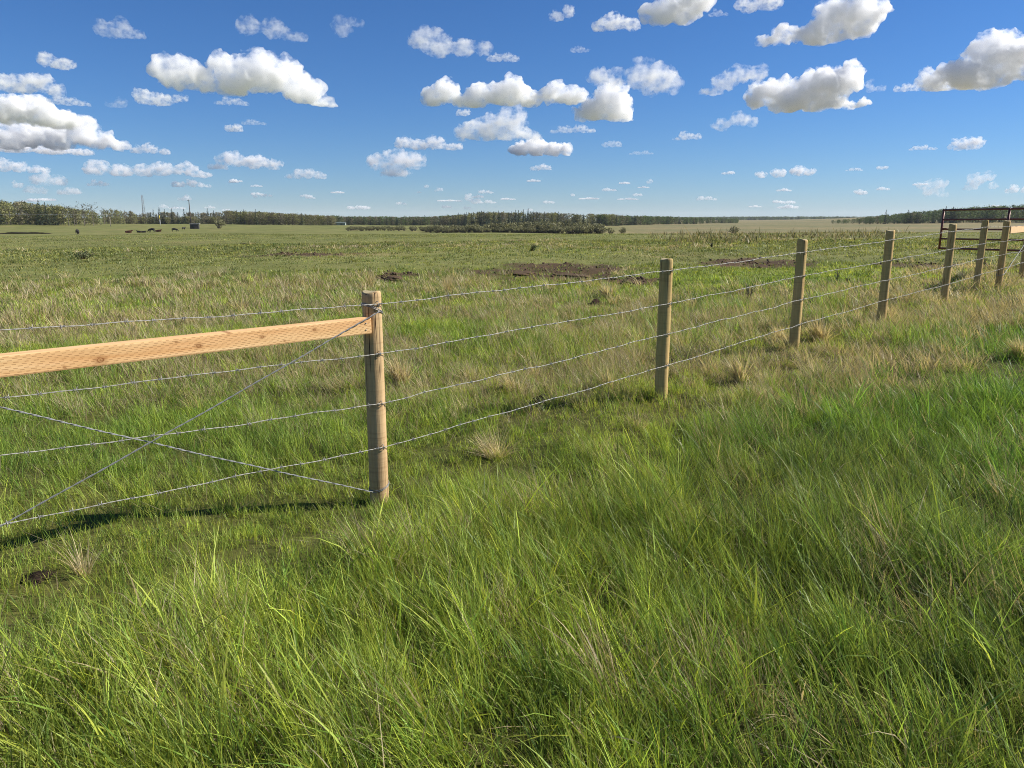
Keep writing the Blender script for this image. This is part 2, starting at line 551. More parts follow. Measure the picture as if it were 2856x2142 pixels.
def make_ground():
    az = np.concatenate([np.linspace(-180, -62, 24, endpoint=False), np.linspace(-62, 62, 320), np.linspace(62, 180, 24)[1:-1]])
    rad = np.exp(np.linspace(math.log(.35), math.log(11000), 470))
    A, R = np.meshgrid(np.radians(az), rad)
    X, Y = (R * np.sin(A)).ravel(), (R * np.cos(A)).ravel()
    Z = height(X, Y)
    h, dens, col, dry, near, dm = zone(X, Y)
    D = np.hypot(X, Y)
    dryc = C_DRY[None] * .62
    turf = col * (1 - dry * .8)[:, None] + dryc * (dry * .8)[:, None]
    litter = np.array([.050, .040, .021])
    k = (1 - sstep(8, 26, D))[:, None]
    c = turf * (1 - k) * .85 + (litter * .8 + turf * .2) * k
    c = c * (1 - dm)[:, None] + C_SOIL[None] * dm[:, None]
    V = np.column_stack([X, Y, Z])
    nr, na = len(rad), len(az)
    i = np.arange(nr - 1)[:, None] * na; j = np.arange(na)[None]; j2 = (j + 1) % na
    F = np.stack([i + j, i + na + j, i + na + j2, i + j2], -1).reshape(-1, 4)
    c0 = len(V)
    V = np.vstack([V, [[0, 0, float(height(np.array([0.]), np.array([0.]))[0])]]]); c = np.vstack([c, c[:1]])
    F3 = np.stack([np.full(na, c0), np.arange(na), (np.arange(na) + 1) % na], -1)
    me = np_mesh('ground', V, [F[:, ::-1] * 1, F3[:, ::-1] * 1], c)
    m, nt, out = new_mat('pasture_ground')
    a = N(nt, 'ShaderNodeAttribute', attribute_name='col')
    p = N(nt, 'ShaderNodeBsdfPrincipled', _Roughness=.95); p.inputs['Specular IOR Level'].default_value = .1
    f1 = noise_n(nt, coords(nt), 9, 8, .7); f2 = noise_n(nt, coords(nt, (1, .45, 1)), .22, 6, .65)
    cc = mix(nt, 1., a.outputs[0], ramp(nt, f1, [(.25, (.45, .45, .45)), (.75, (1.5, 1.45, 1.35))]), 'MULTIPLY')
    cc = mix(nt, 1., cc, ramp(nt, f2, [(.3, (.72, .80, .68)), (.7, (1.28, 1.18, 1.2))]), 'MULTIPLY')
    nt.links.new(cc, p.inputs['Base Color'])
    bp = N(nt, 'ShaderNodeBump', _Strength=.45, _Distance=.03); nt.links.new(f1, bp.inputs['Height']); nt.links.new(bp.outputs[0], p.inputs['Normal'])
    nt.links.new(p.outputs[0], out.inputs[0])
    o = link_mesh('ground', me, m)
    o['kind'] = 'structure'


make_ground()


# ------------------------------------------------------------------ grass
def blade_mesh(R, h, wd, az, th0, th1, col, nseg, tw=None, tipcol=None):
    """R (n,3) roots; h length; wd full width; az lean heading; th0/th1 lean at root / added lean at tip"""
    n = len(R)
    dx, dy = np.sin(az), np.cos(az)
    if tw is None: tw = RNG.uniform(0, 2 * PI, n)
    wx, wy = np.cos(tw), np.sin(tw)
    pts = np.empty((n, nseg + 1, 3)); pts[:, 0] = R
    for s in range(nseg):
        th = th0 + th1 * ((s + .5) / nseg)
        st, ct = np.sin(th) * h / nseg, np.cos(th) * h / nseg
        pts[:, s + 1, 0] = pts[:, s, 0] + st * dx
        pts[:, s + 1, 1] = pts[:, s, 1] + st * dy
        pts[:, s + 1, 2] = pts[:, s, 2] + ct
    nv = 2 * nseg + 1
    V = np.empty((n, nv, 3)); C = np.empty((n, nv, 3))
    for s in range(nseg):
        t = s / nseg
        hw = wd * .5 * (.75 + .5 * t if t < .5 else (1 - t) * 2)
        V[:, 2 * s] = pts[:, s]; V[:, 2 * s + 1] = pts[:, s]
        V[:, 2 * s, 0] -= wx * hw; V[:, 2 * s, 1] -= wy * hw
        V[:, 2 * s + 1, 0] += wx * hw; V[:, 2 * s + 1, 1] += wy * hw
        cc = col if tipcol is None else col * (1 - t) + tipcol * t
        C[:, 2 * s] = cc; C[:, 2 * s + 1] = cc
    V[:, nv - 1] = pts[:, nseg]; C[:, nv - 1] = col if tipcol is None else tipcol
    base = (np.arange(n) * nv)[:, None]
    quads = [np.stack([base[:, 0] + 2 * s, base[:, 0] + 2 * s + 1, base[:, 0] + 2 * s + 3, base[:, 0] + 2 * s + 2], -1) for s in range(nseg - 1)]
    tris = np.stack([base[:, 0] + nv - 3, base[:, 0] + nv - 2, base[:, 0] + nv - 1], -1)
    return V.reshape(-1, 3), (np.concatenate(quads) if quads else np.zeros((0, 4), int)), tris, C.reshape(-1, 3)


def join_parts(parts):
    V, Q, T, C, o = [], [], [], [], 0
    for v, q, t, c in parts:
        V.append(v); C.append(c); Q.append(q + o); T.append(t + o); o += len(v)
    fl = [np.concatenate(Q), np.concatenate(T)]
    return np.concatenate(V), [f for f in fl if len(f)], np.concatenate(C)


WIND = math.radians(-68)      # blades lean to the left and a little away


def sample_band(d0, d1, n, amax=52):
    D = np.sqrt(RNG.uniform(d0 * d0, d1 * d1, n)); a = np.radians(RNG.uniform(-amax, amax, n))
    return D * np.sin(a), D * np.cos(a)


def grass_band(d0, d1, dens, nseg, wscale, only, clump=0.6, hmul=1.0, amax=52, cn=22, cr=.055):
    area = math.radians(2 * amax) / 2 * (d1 * d1 - d0 * d0)
    n = int(area * dens)
    nc = int(n * clump / cn)
    x0, y0 = sample_band(d0, d1, n - nc * cn, amax)
    cx, cy = sample_band(d0, d1, nc, amax)
    cid = np.repeat(np.arange(nc), cn)
    r = cr * np.sqrt(RNG.uniform(0, 1, nc * cn)) * RNG.uniform(.6, 1.5, nc)[cid]; ph = RNG.uniform(0, 2 * PI, nc * cn)
    x = np.concatenate([x0, cx[cid] + r * np.cos(ph)]); y = np.concatenate([y0, cy[cid] + r * np.sin(ph)])
    out_az = np.concatenate([RNG.uniform(-PI, PI, len(x0)), np.arctan2(np.cos(ph), np.sin(ph))])
    cdry = np.concatenate([RNG.uniform(0, 1, len(x0)), RNG.uniform(0, 1, nc)[cid] * .75 + RNG.uniform(0, .25, nc * cn)])
    chh = np.concatenate([RNG.uniform(.6, 1.05, len(x0)), RNG.uniform(.6, 1.5, nc)[cid]])
    ccol = np.concatenate([RNG.uniform(.8, 1.2, len(x0)), RNG.uniform(.62, 1.38, nc)[cid]])
    caz = np.concatenate([RNG.normal(0, .8, len(x0)), RNG.normal(0, 1.0, nc)[cid] + RNG.normal(0, .35, nc * cn)])
    clean = np.concatenate([np.abs(RNG.normal(0, .25, len(x0))), np.abs(RNG.normal(0, .20, nc))[cid]])
    chue = np.concatenate([RNG.uniform(0, 1, len(x0)), RNG.uniform(0, 1, nc)[cid]])
    h, dn, col, dry, near, dm = zone(x, y)
    gap = sstep(.36, .50, fbm(x * 3.4 + 31, y * 3.4, 71, 2) * .6 + fbm(x * 1.1, y * 1.1 + 7, 72, 2) * .4)
    dn = dn * np.where(near > .5, np.where(np.hypot(x, y) < 3.0, .55, .34) + np.where(np.hypot(x, y) < 3.0, .45, .66) * gap, .45 + .55 * gap) if d1 < 14 else dn
    side = near > .5
    keep = (RNG.uniform(0, 1, len(x)) < dn) & (side if only == 'near' else ~side if only == 'field' else True)
    caz, clean, chue = caz[keep], clean[keep], chue[keep]
    x, y, h, col, dry, near, out_az, cdry, chh, ccol = [k[keep] for k in (x, y, h, col, dry, near, out_az, cdry, chh, ccol)]
    n = len(x)
    D = np.hypot(x, y)
    z = height(x, y) - .012
    isdry = cdry < dry * np.where(near > .5, .9, .68)
    L = h * chh * hmul * RNG.uniform(.55, 1.25, n)
    tall = RNG.uniform(0, 1, n) < .03
    L = np.where(tall, L * 1.35, L)
    c = col * ccol[:, None] * RNG.uniform(.55, 1.4, n)[:, None]
    hue = chue[:, None]; vmul = 1.0 if d1 > 14 else 1.0
    c = c * np.where(hue < .22, np.array([.66, .80, .72]) * .9, np.where(hue > .72, np.array([1.34, 1.28, 1.0]), 1.0))
    yel = RNG.uniform(0, 1, n)[:, None]
    c = c * (1 + (yel - .5) * np.array([.35, .05, -.1]))
    grey = RNG.uniform(0, 1, n)[:, None]
    dc = (C_DRY[None] * (1 - grey) + C_GREY[None] * grey) * RNG.uniform(.6, 1.15, n)[:, None]
    c = np.where(isdry[:, None], dc, c)
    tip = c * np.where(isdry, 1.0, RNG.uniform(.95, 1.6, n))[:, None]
    px = D / FPX * 2.79
    wd = np.maximum(RNG.uniform(.0016, .0040, n), px * wscale * RNG.uniform(.5, 1.2, n))
    broad = (RNG.uniform(0, 1, n) < .10) & (D < 9) & (near > .3)
    wd = np.where(broad, np.clip(wd * 2.4, .0055, .0095), wd)
    lean = np.abs(RNG.normal(.0, .16, n)) + clean * .9 + .04 * near
    bend = RNG.gamma(1.4, .27, n) * np.where(isdry, .9, 1.0)
    bend = np.where(broad, bend * 1.5 + .25, bend); L = np.where(broad, L * 1.15, L)
    wmix = RNG.uniform(0, 1, n) < (.45 + .20 * near)
    gust = (fbm(x * .35, y * .35, 61, 2) - .5) * 1.6
    az = np.where(wmix, WIND + gust + caz, out_az)
    lean = lean + np.where(near > .5, .07, .03)
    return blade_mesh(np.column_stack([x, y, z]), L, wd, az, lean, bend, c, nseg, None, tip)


def grass_object(name, label, parts, cat='grass'):
    V, F, C = join_parts(parts)
    me = np_mesh(name, V, F, C)
    o = link_mesh(name, me, M_GRASS)
    tag(o, label, cat, kind='stuff')
    print(name, len(V), sum(len(f) for f in F))
    return o


def tussock_pass(d0, d1, per_m2, nb, rad, hmin, hmax, wscale):
    """dry bunch grass scattered through the field: too many to count"""
    n = int(math.radians(104) / 2 * (d1 * d1 - d0 * d0) * per_m2)
    x, y = sample_band(d0, d1, n)
    h, dn, col, dry, near, dm = zone(x, y)
    keep = (RNG.uniform(0, 1, n) < np.clip(dry * 2.2 - .10, 0, 1)) & (dm < .4)
    x, y, near = x[keep], y[keep], near[keep]; n = len(x)
    cid = np.repeat(np.arange(n), nb); N_ = n * nb
    rr = rad * RNG.uniform(.5, 1.5, n)[cid] * np.sqrt(RNG.uniform(0, 1, N_)); ph = RNG.uniform(0, 2 * PI, N_)
    bx, by = x[cid] + rr * np.cos(ph), y[cid] + rr * np.sin(ph)
    D = np.hypot(bx, by)
    hh = RNG.uniform(hmin, hmax, n)[cid] * RNG.uniform(.5, 1.1, N_)
    g = np.clip(RNG.uniform(0, 1, n)[cid] + RNG.normal(0, .2, N_), 0, 1)[:, None]
    c = (C_DRY * (1 - g) + C_GREY * g) * (RNG.uniform(.8, 1.35, n)[cid] * RNG.uniform(.6, 1.3, N_))[:, None]
    gr = RNG.uniform(0, 1, N_) < .22
    c = np.where(gr[:, None], C_BRIGHT * .8 * RNG.uniform(.6, 1.2, N_)[:, None], c)
    wl = RNG.uniform(0, .7, n)[cid]
    az = np.where(RNG.uniform(0, 1, N_) < wl, WIND + RNG.normal(0, .5, N_), np.arctan2(np.cos(ph), np.sin(ph)) + RNG.normal(0, .4, N_))
    wd = np.maximum(.003, D / FPX * 2.79 * wscale * RNG.uniform(.6, 1.2, N_))
    z = height(bx, by) - .01
    return blade_mesh(np.column_stack([bx, by, z]), hh, wd, az, np.abs(RNG.normal(0, .30, N_)) + rr / rad * .25, RNG.gamma(2.2, .30, N_), c, 3 if d1 < 14 else 2)


def flat_thatch(d0, d1, dens, only):
    """dead blades lying near the soil"""
    n = int(math.radians(104) / 2 * (d1 * d1 - d0 * d0) * dens)
    x, y = sample_band(d0, d1, n)
    h, dn, col, dry, near, dm = zone(x, y)
    side = near > .5
    keep = (side if only == 'near' else ~side) & (RNG.uniform(0, 1, n) < np.clip(.35 + dry * 1.2, 0, 1)) & (dm < .5)
    x, y, h = x[keep], y[keep], h[keep]; n = len(x)
    z = height(x, y) + RNG.uniform(0, .03, n)
    g = RNG.uniform(0, 1, n)[:, None]
    c = (C_DRY * (1 - g) + C_GREY * g) * RNG.uniform(.35, .95, n)[:, None]
    D = np.hypot(x, y)
    wd = np.maximum(.003, D / FPX * 2.79 * .5)
    return blade_mesh(np.column_stack([x, y, z]), RNG.uniform(.08, .26, n), wd, RNG.uniform(-PI, PI, n), RNG.uniform(.9, 1.45, n), RNG.uniform(-.1, .4, n), c, 2, None)


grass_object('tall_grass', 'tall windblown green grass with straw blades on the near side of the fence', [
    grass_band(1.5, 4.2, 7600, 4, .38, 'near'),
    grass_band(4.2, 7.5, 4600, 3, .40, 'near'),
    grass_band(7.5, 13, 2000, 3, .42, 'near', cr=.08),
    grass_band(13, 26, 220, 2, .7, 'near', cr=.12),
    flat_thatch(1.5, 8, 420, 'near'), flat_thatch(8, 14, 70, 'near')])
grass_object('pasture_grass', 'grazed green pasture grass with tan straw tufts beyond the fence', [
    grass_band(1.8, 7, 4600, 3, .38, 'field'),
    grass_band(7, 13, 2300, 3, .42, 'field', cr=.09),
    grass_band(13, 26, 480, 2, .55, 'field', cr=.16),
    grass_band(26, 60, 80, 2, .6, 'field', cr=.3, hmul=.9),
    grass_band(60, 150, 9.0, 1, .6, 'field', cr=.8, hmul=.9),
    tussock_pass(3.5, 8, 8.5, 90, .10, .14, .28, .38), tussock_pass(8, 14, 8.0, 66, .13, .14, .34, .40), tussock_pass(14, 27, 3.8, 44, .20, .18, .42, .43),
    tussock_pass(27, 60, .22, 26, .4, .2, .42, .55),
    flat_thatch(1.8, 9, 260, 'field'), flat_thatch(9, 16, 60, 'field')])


# ------------------------------------------------------------------ fence
FN = Vector((.69, -.724, 0)).normalized()          # from the fence towards the camera's side
FDV = Vector((FD[0], FD[1], 0)).normalized()


def post_mesh(h, r, seed, below=.25):
    rnd = random.Random(seed)
    n = 40
    prof = [(-below, 1.03), (0, 1.02), (.25, 1.0), (.5, .995), (.75, .985), (h * .8, .98), (h - .03, .97), (h - .012, .955), (h - .003, .90), (h, .84)]
    V, F = [], []
    ph = rnd.uniform(0, 6)
    for z, k in prof:
        for i in range(n):
            t = 2 * PI * i / n
            rr = r * k * (1 + .018 * math.sin(3 * t + ph) + .012 * math.sin(5 * t + 2 * ph + z * 3))
            tz = z + (.006 * math.sin(t * 2 + ph) if z > h - .02 else 0)
            V.append((rr * math.cos(t), rr * math.sin(t), tz))
    for j in range(len(prof) - 1):
        for i in range(n):
            k = (i + 1) % n
            F.append((j * n + i, j * n + k, (j + 1) * n + k, (j + 1) * n + i))
    mb = MB(); mb.add(V, F)
    top = MB()
    L = len(prof) - 1
    ring = V[L * n:]
    top.add(ring + [(0, 0, h + .004)], [(i, (i + 1) % n, n) for i in range(n)])
    return mb, top


POST_LABELS = [
    'brown cracked round post holding the orange brace rail, nearest and thickest in view',
    'tan greenish round post, next along the wires right of the cracked brace post',
    'round wooden post standing alone beside dry straw, third post from the left',
    'round post with dark rings near its foot, just left of the gate',
    'round wooden post standing in front of the left end of the maroon gate',
    'leaning knotty post with flaking light side, between two posts in front of the maroon gate',
    'stout post with pale brace rail fixed at its top, in front of the maroon gate',
    'dark post cut off by the right edge, where the pale brace rail ends',
]
POST = []          # (x, y, z, h, r)
for i, ((bx, by), ty, r) in enumerate(POSTPX):
    p = P[i]
    gz = float(height(p[0], p[1]))
    # height from the pixel of the top at that distance
    f = p[1]
    d = ray(bx, ty); t = f / d[1]
    ztop = EYE + d[2] * t
    POST.append((p[0], p[1], gz, ztop - gz, r))
POST0 = (P0[0], P0[1], float(height(P0[0], P0[1])), 1.27, .058)

# wire heights at each post, from photograph pixels (x of the wire where it passes the post, y for the four strands)
WPX = [(1050, (848, 986, 1125, 1247)), (1850, (754, 846, 930, 1018)), (2235, (702, 768, 834, 903)), (2472, (668, 725, 779, 835)),
       (2645, (644, 693, 741, 791)), (2735, (633, 678, 719, 764)), (2795, (632, 671, 708, 747)), (2852, (628, 664, 697, 728))]
WZ = []
for i, (wx, ys) in enumerate(WPX):
    x, y, gz, h, r = POST[i]
    fx, fy = x + FN.x * r, y + FN.y * r
    row = []
    for yy in ys:
        d = ray(wx, yy); row.append(EYE + d[2] * (fy / d[1]))
    WZ.append(row)
# heights at the left-hand brace post, from where the strands cross the photo's left edge
lx = []
for yy in (923, 1110, 1277, 1463):
    d = ray(0, yy)
    # intersect with the vertical plane of the wires
    k = ((POST[0][0] + FN.x * .06) * FN.x + (POST[0][1] + FN.y * .06) * FN.y) / (d[0] * FN.x + d[1] * FN.y)
    q = d * k
    s1 = math.hypot(q[0] - POST[0][0], q[1] - POST[0][1])
    z1 = EYE + q[2]
    L = math.hypot(POST0[0] - POST[0][0], POST0[1] - POST[0][1])
    z0 = WZ[0][len(lx)]
    lx.append(z0 + (z1 - z0) * L / s1)
ALLP = [POST0] + POST
ALLZ = [lx] + WZ


def make_post(i, data, label):
    x, y, gz, h, r = data
    root = empty('fence_post', (x, y, gz))
    tag(root, label, 'fence post', 'wooden posts of the barbed wire fence')
    mat = M_POSTB if i <= 1 else M_POST
    mb, top = post_mesh(h, r, 40 + i)
    mb.build('shaft', mat, root)
    top.build('end_grain_top', M_ENDGRAIN, root)
    for z in ALLZ[i]:
        s = MB()
        c = Vector((FN.x * (r + .001), FN.y * (r + .001), z - gz))
        a = FDV * .004
        s.tube([c - Vector((0, 0, .016)) - FN * .012, c - Vector((0, 0, .016)) + FN * .006, c + FN * .011, c + Vector((0, 0, .016)) + FN * .006, c + Vector((0, 0, .016)) - FN * .012], .0022, 5)
        s.build('staple', M_BRACEWIRE, root)
    return root


make_post(0, POST0, 'brace post at the far left end of the orange brace rail')
PO = [make_post(i + 1, POST[i], POST_LABELS[i]) for i in range(8)]
# dark painted rings / knots on some shafts are in the wood itself; the sixth post leans a little
PO[5].rotation_euler = (math.radians(-1), math.radians(1.2), 0)

# ---- barbed wires
BARB = MB()
for s in (-1, 1):
    # a coil of two turns and two sharp ends
    pts = []
    for k in range(17):
        t = k / 16 * 4 * PI
        pts.append((s * .005 + (k / 16 - .5) * .008, .0044 * math.cos(t), .0044 * math.sin(t)))
    BARB.tube(pts, .0014, 4)
    for e in (1, -1):
        BARB.tube([(s * .004, 0, .005 * e), (s * .007, .005 * s * e, .009 * e), (s * .010, .010 * s * e, .015 * e)], [.0012, .001, .0003], 4)
BARB_ME = BARB.mesh('barb'); BARB_ME.materials.append(M_WIRE)


def wire_path(k, seed):
    rnd = random.Random(seed)
    pts = []
    for i in range(len(ALLP) - 1):
        a, b = ALLP[i], ALLP[i + 1]
        A = Vector((a[0], a[1], 0)) + FN * (a[4] + .006); A.z = ALLZ[i][k]
        B = Vector((b[0], b[1], 0)) + FN * (b[4] + .006); B.z = ALLZ[i + 1][k]
        L = (B - A).length; n = max(6, int(L / .02))
        sag = rnd.uniform(.0005, .004) * (1.3 if k > 1 else .9)
        ph = [rnd.uniform(0, 6.28) for _ in range(4)]
        for j in range(n):
            t = j / n
            q = A.lerp(B, t)
            e = min(1, t * 12, (1 - t) * 12)
            wob = (math.sin(t * L * 9 + ph[0]) * .0018 + math.sin(t * L * 21 + ph[1]) * .0012 + math.sin(t * L * 3.2 + ph[2]) * .003) * e * (1.6 if k == 2 else 1.1)
            q.z += -sag * 4 * t * (1 - t) + wob
            q += FN * (math.sin(t * L * 7 + ph[3]) * .004 * e)
            pts.append(q)
    return pts


def strands(path, r, off, pitch, mb, n=5):
    acc = 0
    for s in (0, PI):
        pts = []; acc = 0
        for i, p in enumerate(path):
            if i: acc += (p - path[i - 1]).length
            d = (path[min(i + 1, len(path) - 1)] - path[max(i - 1, 0)]).normalized()
            a = d.cross(Vector((0, 0, 1))).normalized(); b = a.cross(d)
            t = acc / pitch * 2 * PI + s
            pts.append(p + (a * math.cos(t) + b * math.sin(t)) * off)
        mb.tube(pts, r, n)


WIRE_LABELS = ['topmost barbed wire strand, just under the post tops',
               'second barbed wire strand from the top, passing below the orange brace rail',
               'third barbed wire strand from the top, kinked where the brace wires cross it',
               'lowest barbed wire strand, nearest the grass']
for k in range(4):
    path = wire_path(k, 80 + k)
    o0 = path[0]
    root = empty('barbed_wire', o0)
    tag(root, WIRE_LABELS[k], 'barbed wire', 'barbed wire strands of the fence')
    mb = MB(); strands([p - o0 for p in path], .0015, .0017, .07, mb)
    mb.build('twisted_strand', M_WIRE, root)
    rest = MB(); acc = 0; nxt = .05 + k * .03; cnt = 0
    rnd = random.Random(k)
    for i in range(1, len(path)):
        acc += (path[i] - path[i - 1]).length
        if acc < nxt: continue
        nxt += rnd.uniform(.115, .135)
        d = (path[i] - path[i - 1]).normalized()
        M = Matrix.Translation(path[i] - o0) @ d.to_track_quat('X', 'Z').to_matrix().to_4x4() @ Matrix.Rotation(rnd.uniform(0, 6.28), 4, 'X')
        if path[i].y < 6.6 and cnt < 48:
            b = bpy.data.objects.new('barb', BARB_ME); COL.objects.link(b); b.parent = root; b.matrix_local = M; cnt += 1
        else:
            rest.add([M @ Vector(v.co) for v in BARB_ME.vertices], [tuple(p.vertices) for p in BARB_ME.polygons])
    r = rest.build('barb', M_WIRE, root); r['kind'] = 'stuff'

# ---- left brace: rail and crossed wires
a0, a1 = ALLP[0], ALLP[1]


def plane_z(px, py, off):
    """height of a pixel on the vertical fence plane moved by off towards the camera side"""
    d = ray(px, py)
    k = ((POST[0][0] + FN.x * off) * FN.x + (POST[0][1] + FN.y * off) * FN.y) / (d[0] * FN.x + d[1] * FN.y)
    q = d * k
    return Vector((q[0], q[1], EYE + q[2]))


RH, RT = .098, .088
FR = .047                                      # rail centre offset towards the camera
qa = plane_z(1012, 891, FR + RT / 2); qb = plane_z(1012, 932, FR + RT / 2)
qc = plane_z(10, 992, FR + RT / 2); qd_ = plane_z(10, 1057, FR + RT / 2)
print('rail h', (qa - qb).z, (qc - qd_).z, 'post h', [round(p[3], 2) for p in POST], 'wires', [[round(z, 2) for z in w_] for w_ in ALLZ])
RH = ((qa - qb).z + (qc - qd_).z) / 2
zr = ((qa + qb) / 2).z; zl = ((qc + qd_) / 2).z
s_a = (Vector((qa.x, qa.y, 0)) - Vector((POST[0][0], POST[0][1], 0))).dot(FDV)
s_c = (Vector((qc.x, qc.y, 0)) - Vector((POST[0][0], POST[0][1], 0))).dot(FDV)
slope = (zr - zl) / (s_a - s_c)
s_end = (plane_z(1037, 915, FR + RT / 2) - Vector((POST[0][0], POST[0][1], 0))).dot(FDV)
s_start = -2.45 + .02
RL = s_end - s_start
base = Vector((POST[0][0], POST[0][1], 0)) + FN * FR
cen = base + FDV * ((s_end + s_start) / 2); cen.z = zr + slope * ((s_end + s_start) / 2 - s_a)


def rail_s(px, py):
    q = plane_z(px, py, FR + RT / 2)
    s = (Vector((q.x, q.y, 0)) - Vector((cen.x, cen.y, 0))).dot(FDV)
    return s, q.z - (cen.z + slope * s)


KN = []
for (kx, ky, r) in [(282, 1005, .012), (556, 965, .009), (733, 940, .007), (878, 920, .007), (494, 955, .004), (182, 1025, .004), (640, 928, .006), (795, 951, .004)]:
    s, z = rail_s(kx, ky); KN.append((s, z, r))
M_RAIL = rail_mat(KN, RL, RH)
bm = bmesh.new(); bmesh.ops.create_cube(bm, size=1)
bmesh.ops.scale(bm, vec=(RL, RT, RH), verts=bm.verts)
bmesh.ops.bevel(bm, geom=bm.edges[:], offset=.007, segments=2, affect='EDGES', profile=.6)
me = bpy.data.meshes.new('brace_rail'); bm.to_mesh(me); bm.free()
rail = empty('brace_rail', cen)
rail.rotation_euler = Matrix((FDV, Vector((0, 0, 1)).cross(FDV), (0, 0, 1))).transposed().to_euler()
rail.rotation_euler.y = -math.atan(slope)
tag(rail, 'fresh orange brace rail with incised marks and knots, fixed to the cracked post', 'rail', 'brace rails of the fence')
link_mesh('timber', me, M_RAIL, rail, smooth=False)
nl = MB()
for dz in (-.02, .018):
    nl.tube([(RL / 2 - .04, -RT / 2 - .001, dz), (RL / 2 - .04, -RT / 2 - .004, dz)], .004, 8)
nl.build('nail_head', M_BRACEWIRE, rail)


def twisted(name, label, A, B, r, off, pitch, loops=None):
    L = (B - A).length; n = int(L / .018)
    root = empty(name, A); tag(root, label, 'brace wire', 'diagonal brace wires of the fence')
    rnd = random.Random(int(A.z * 1000))
    path = []
    for i in range(n + 1):
        t = i / n; p = A.lerp(B, t) - A
        p.z += -.012 * 4 * t * (1 - t) + math.sin(t * 30) * .0012
        path.append(p)
    mb = MB(); strands(path, r, off, pitch, mb); mb.build('twisted_pair', M_BRACEWIRE, root)
    lp = MB()
    for (c, rr, dz) in loops or []:
        for k in range(2):
            pts = []
            for i in range(29):
                t = 2 * PI * i / 28
                pts.append(Vector((c[0] + math.cos(t) * (rr + .004), c[1] + math.sin(t) * (rr + .004), c[2] + k * .009 + dz * math.cos(t - math.atan2(-FDV.y, -FDV.x)))) - A)
            lp.tube(pts, .0026, 5, cap=False)
    if lp.v: lp.build('post_loop', M_BRACEWIRE, root)
    return root


def edge_pt(px, py, s, off):
    """extend a pixel on the fence plane to distance s along the fence from the cracked post, on the line to q2"""
    return plane_z(px, py, off)


hi = plane_z(1058, 868, .106); lo_l = plane_z(2, 1462, .03)
ext = (lo_l - hi); hi_s = (Vector((hi.x, hi.y, 0)) - Vector((POST[0][0], POST[0][1], 0))).dot(FDV)
lo_s = (Vector((lo_l.x, lo_l.y, 0)) - Vector((POST[0][0], POST[0][1], 0))).dot(FDV)
far = hi + ext * ((-2.39 - hi_s) / (lo_s - hi_s))
twisted('brace_wire', 'twisted brace wire climbing from lower left across the rail end to the cracked post',
        far, hi, .0021, .0024, .11, [((POST[0][0], POST[0][1], hi.z), POST[0][4], .03), ((POST0[0], POST0[1], far.z), POST0[4], -.02)])
lo2 = plane_z(1040, 1372, .05); hi2 = plane_z(2, 1131, .02)
l_s = (Vector((lo2.x, lo2.y, 0)) - Vector((POST[0][0], POST[0][1], 0))).dot(FDV)
h_s = (Vector((hi2.x, hi2.y, 0)) - Vector((POST[0][0], POST[0][1], 0))).dot(FDV)
far2 = lo2 + (hi2 - lo2) * ((-2.39 - l_s) / (h_s - l_s))
twisted('brace_wire', 'twisted brace wire dropping from the upper left edge to the foot of the cracked post',
        far2, lo2, .0021, .0024, .11, [((POST[0][0], POST[0][1], max(lo2.z, .05)), POST[0][4], -.02), ((POST0[0], POST0[1], far2.z), POST0[4], .02)])

# ---- right brace: rail and wire between the last two posts
p7, p8 = POST[6], POST[7]
A = Vector((p7[0], p7[1], 0)); B = Vector((p8[0], p8[1], 0)); dv = (B - A).normalized()
d = ray(2806, 642); zA = EYE + d[2] * (p7[1] / d[1])
d = ray(2852, 637); zB = EYE + d[2] * (p8[1] / d[1])
Lr = (B - A).length - .08
rail2 = empty('brace_rail', ((A + B) / 2 + Vector((0, 0, (zA + zB) / 2)) + FN * .03))
rail2.rotation_euler = (0, -math.atan2(zB - zA, Lr), math.atan2(dv.y, dv.x))
tag(rail2, 'short pale brace rail at the right edge, in front of the maroon gate', 'rail', 'brace rails of the fence')
bm = bmesh.new(); bmesh.ops.create_cube(bm, size=1)
bmesh.ops.scale(bm, vec=(Lr, .085, .125), verts=bm.verts)
bmesh.ops.bevel(bm, geom=bm.edges[:], offset=.007, segments=2, affect='EDGES')
me = bpy.data.meshes.new('timber'); bm.to_mesh(me); bm.free()
link_mesh('timber', me, simple_mat('pale_lumber', (.62, .42, .22), .8, 0, .15, 5), rail2, smooth=False)
d = ray(2790, 765); f7 = Vector((p7[0], p7[1], EYE + d[2] * (p7[1] / d[1]))) + FN * .065
d = ray(2853, 652); f8 = Vector((p8[0], p8[1], EYE + d[2] * (p8[1] / d[1]))) + FN * .065
twisted('brace_wire', 'thin diagonal brace wire at the right edge, rising towards the cut-off post',
        f7, f8, .0035, .003, .11, [((p7[0], p7[1], f7.z), p7[4], -.02)])

# ------------------------------------------------------------------ steel gate
def on_depth(px, py, depth_y):
    d = ray(px, py); t = depth_y / d[1]
    return Vector((d[0] * t, d[1] * t, EYE + d[2] * t))


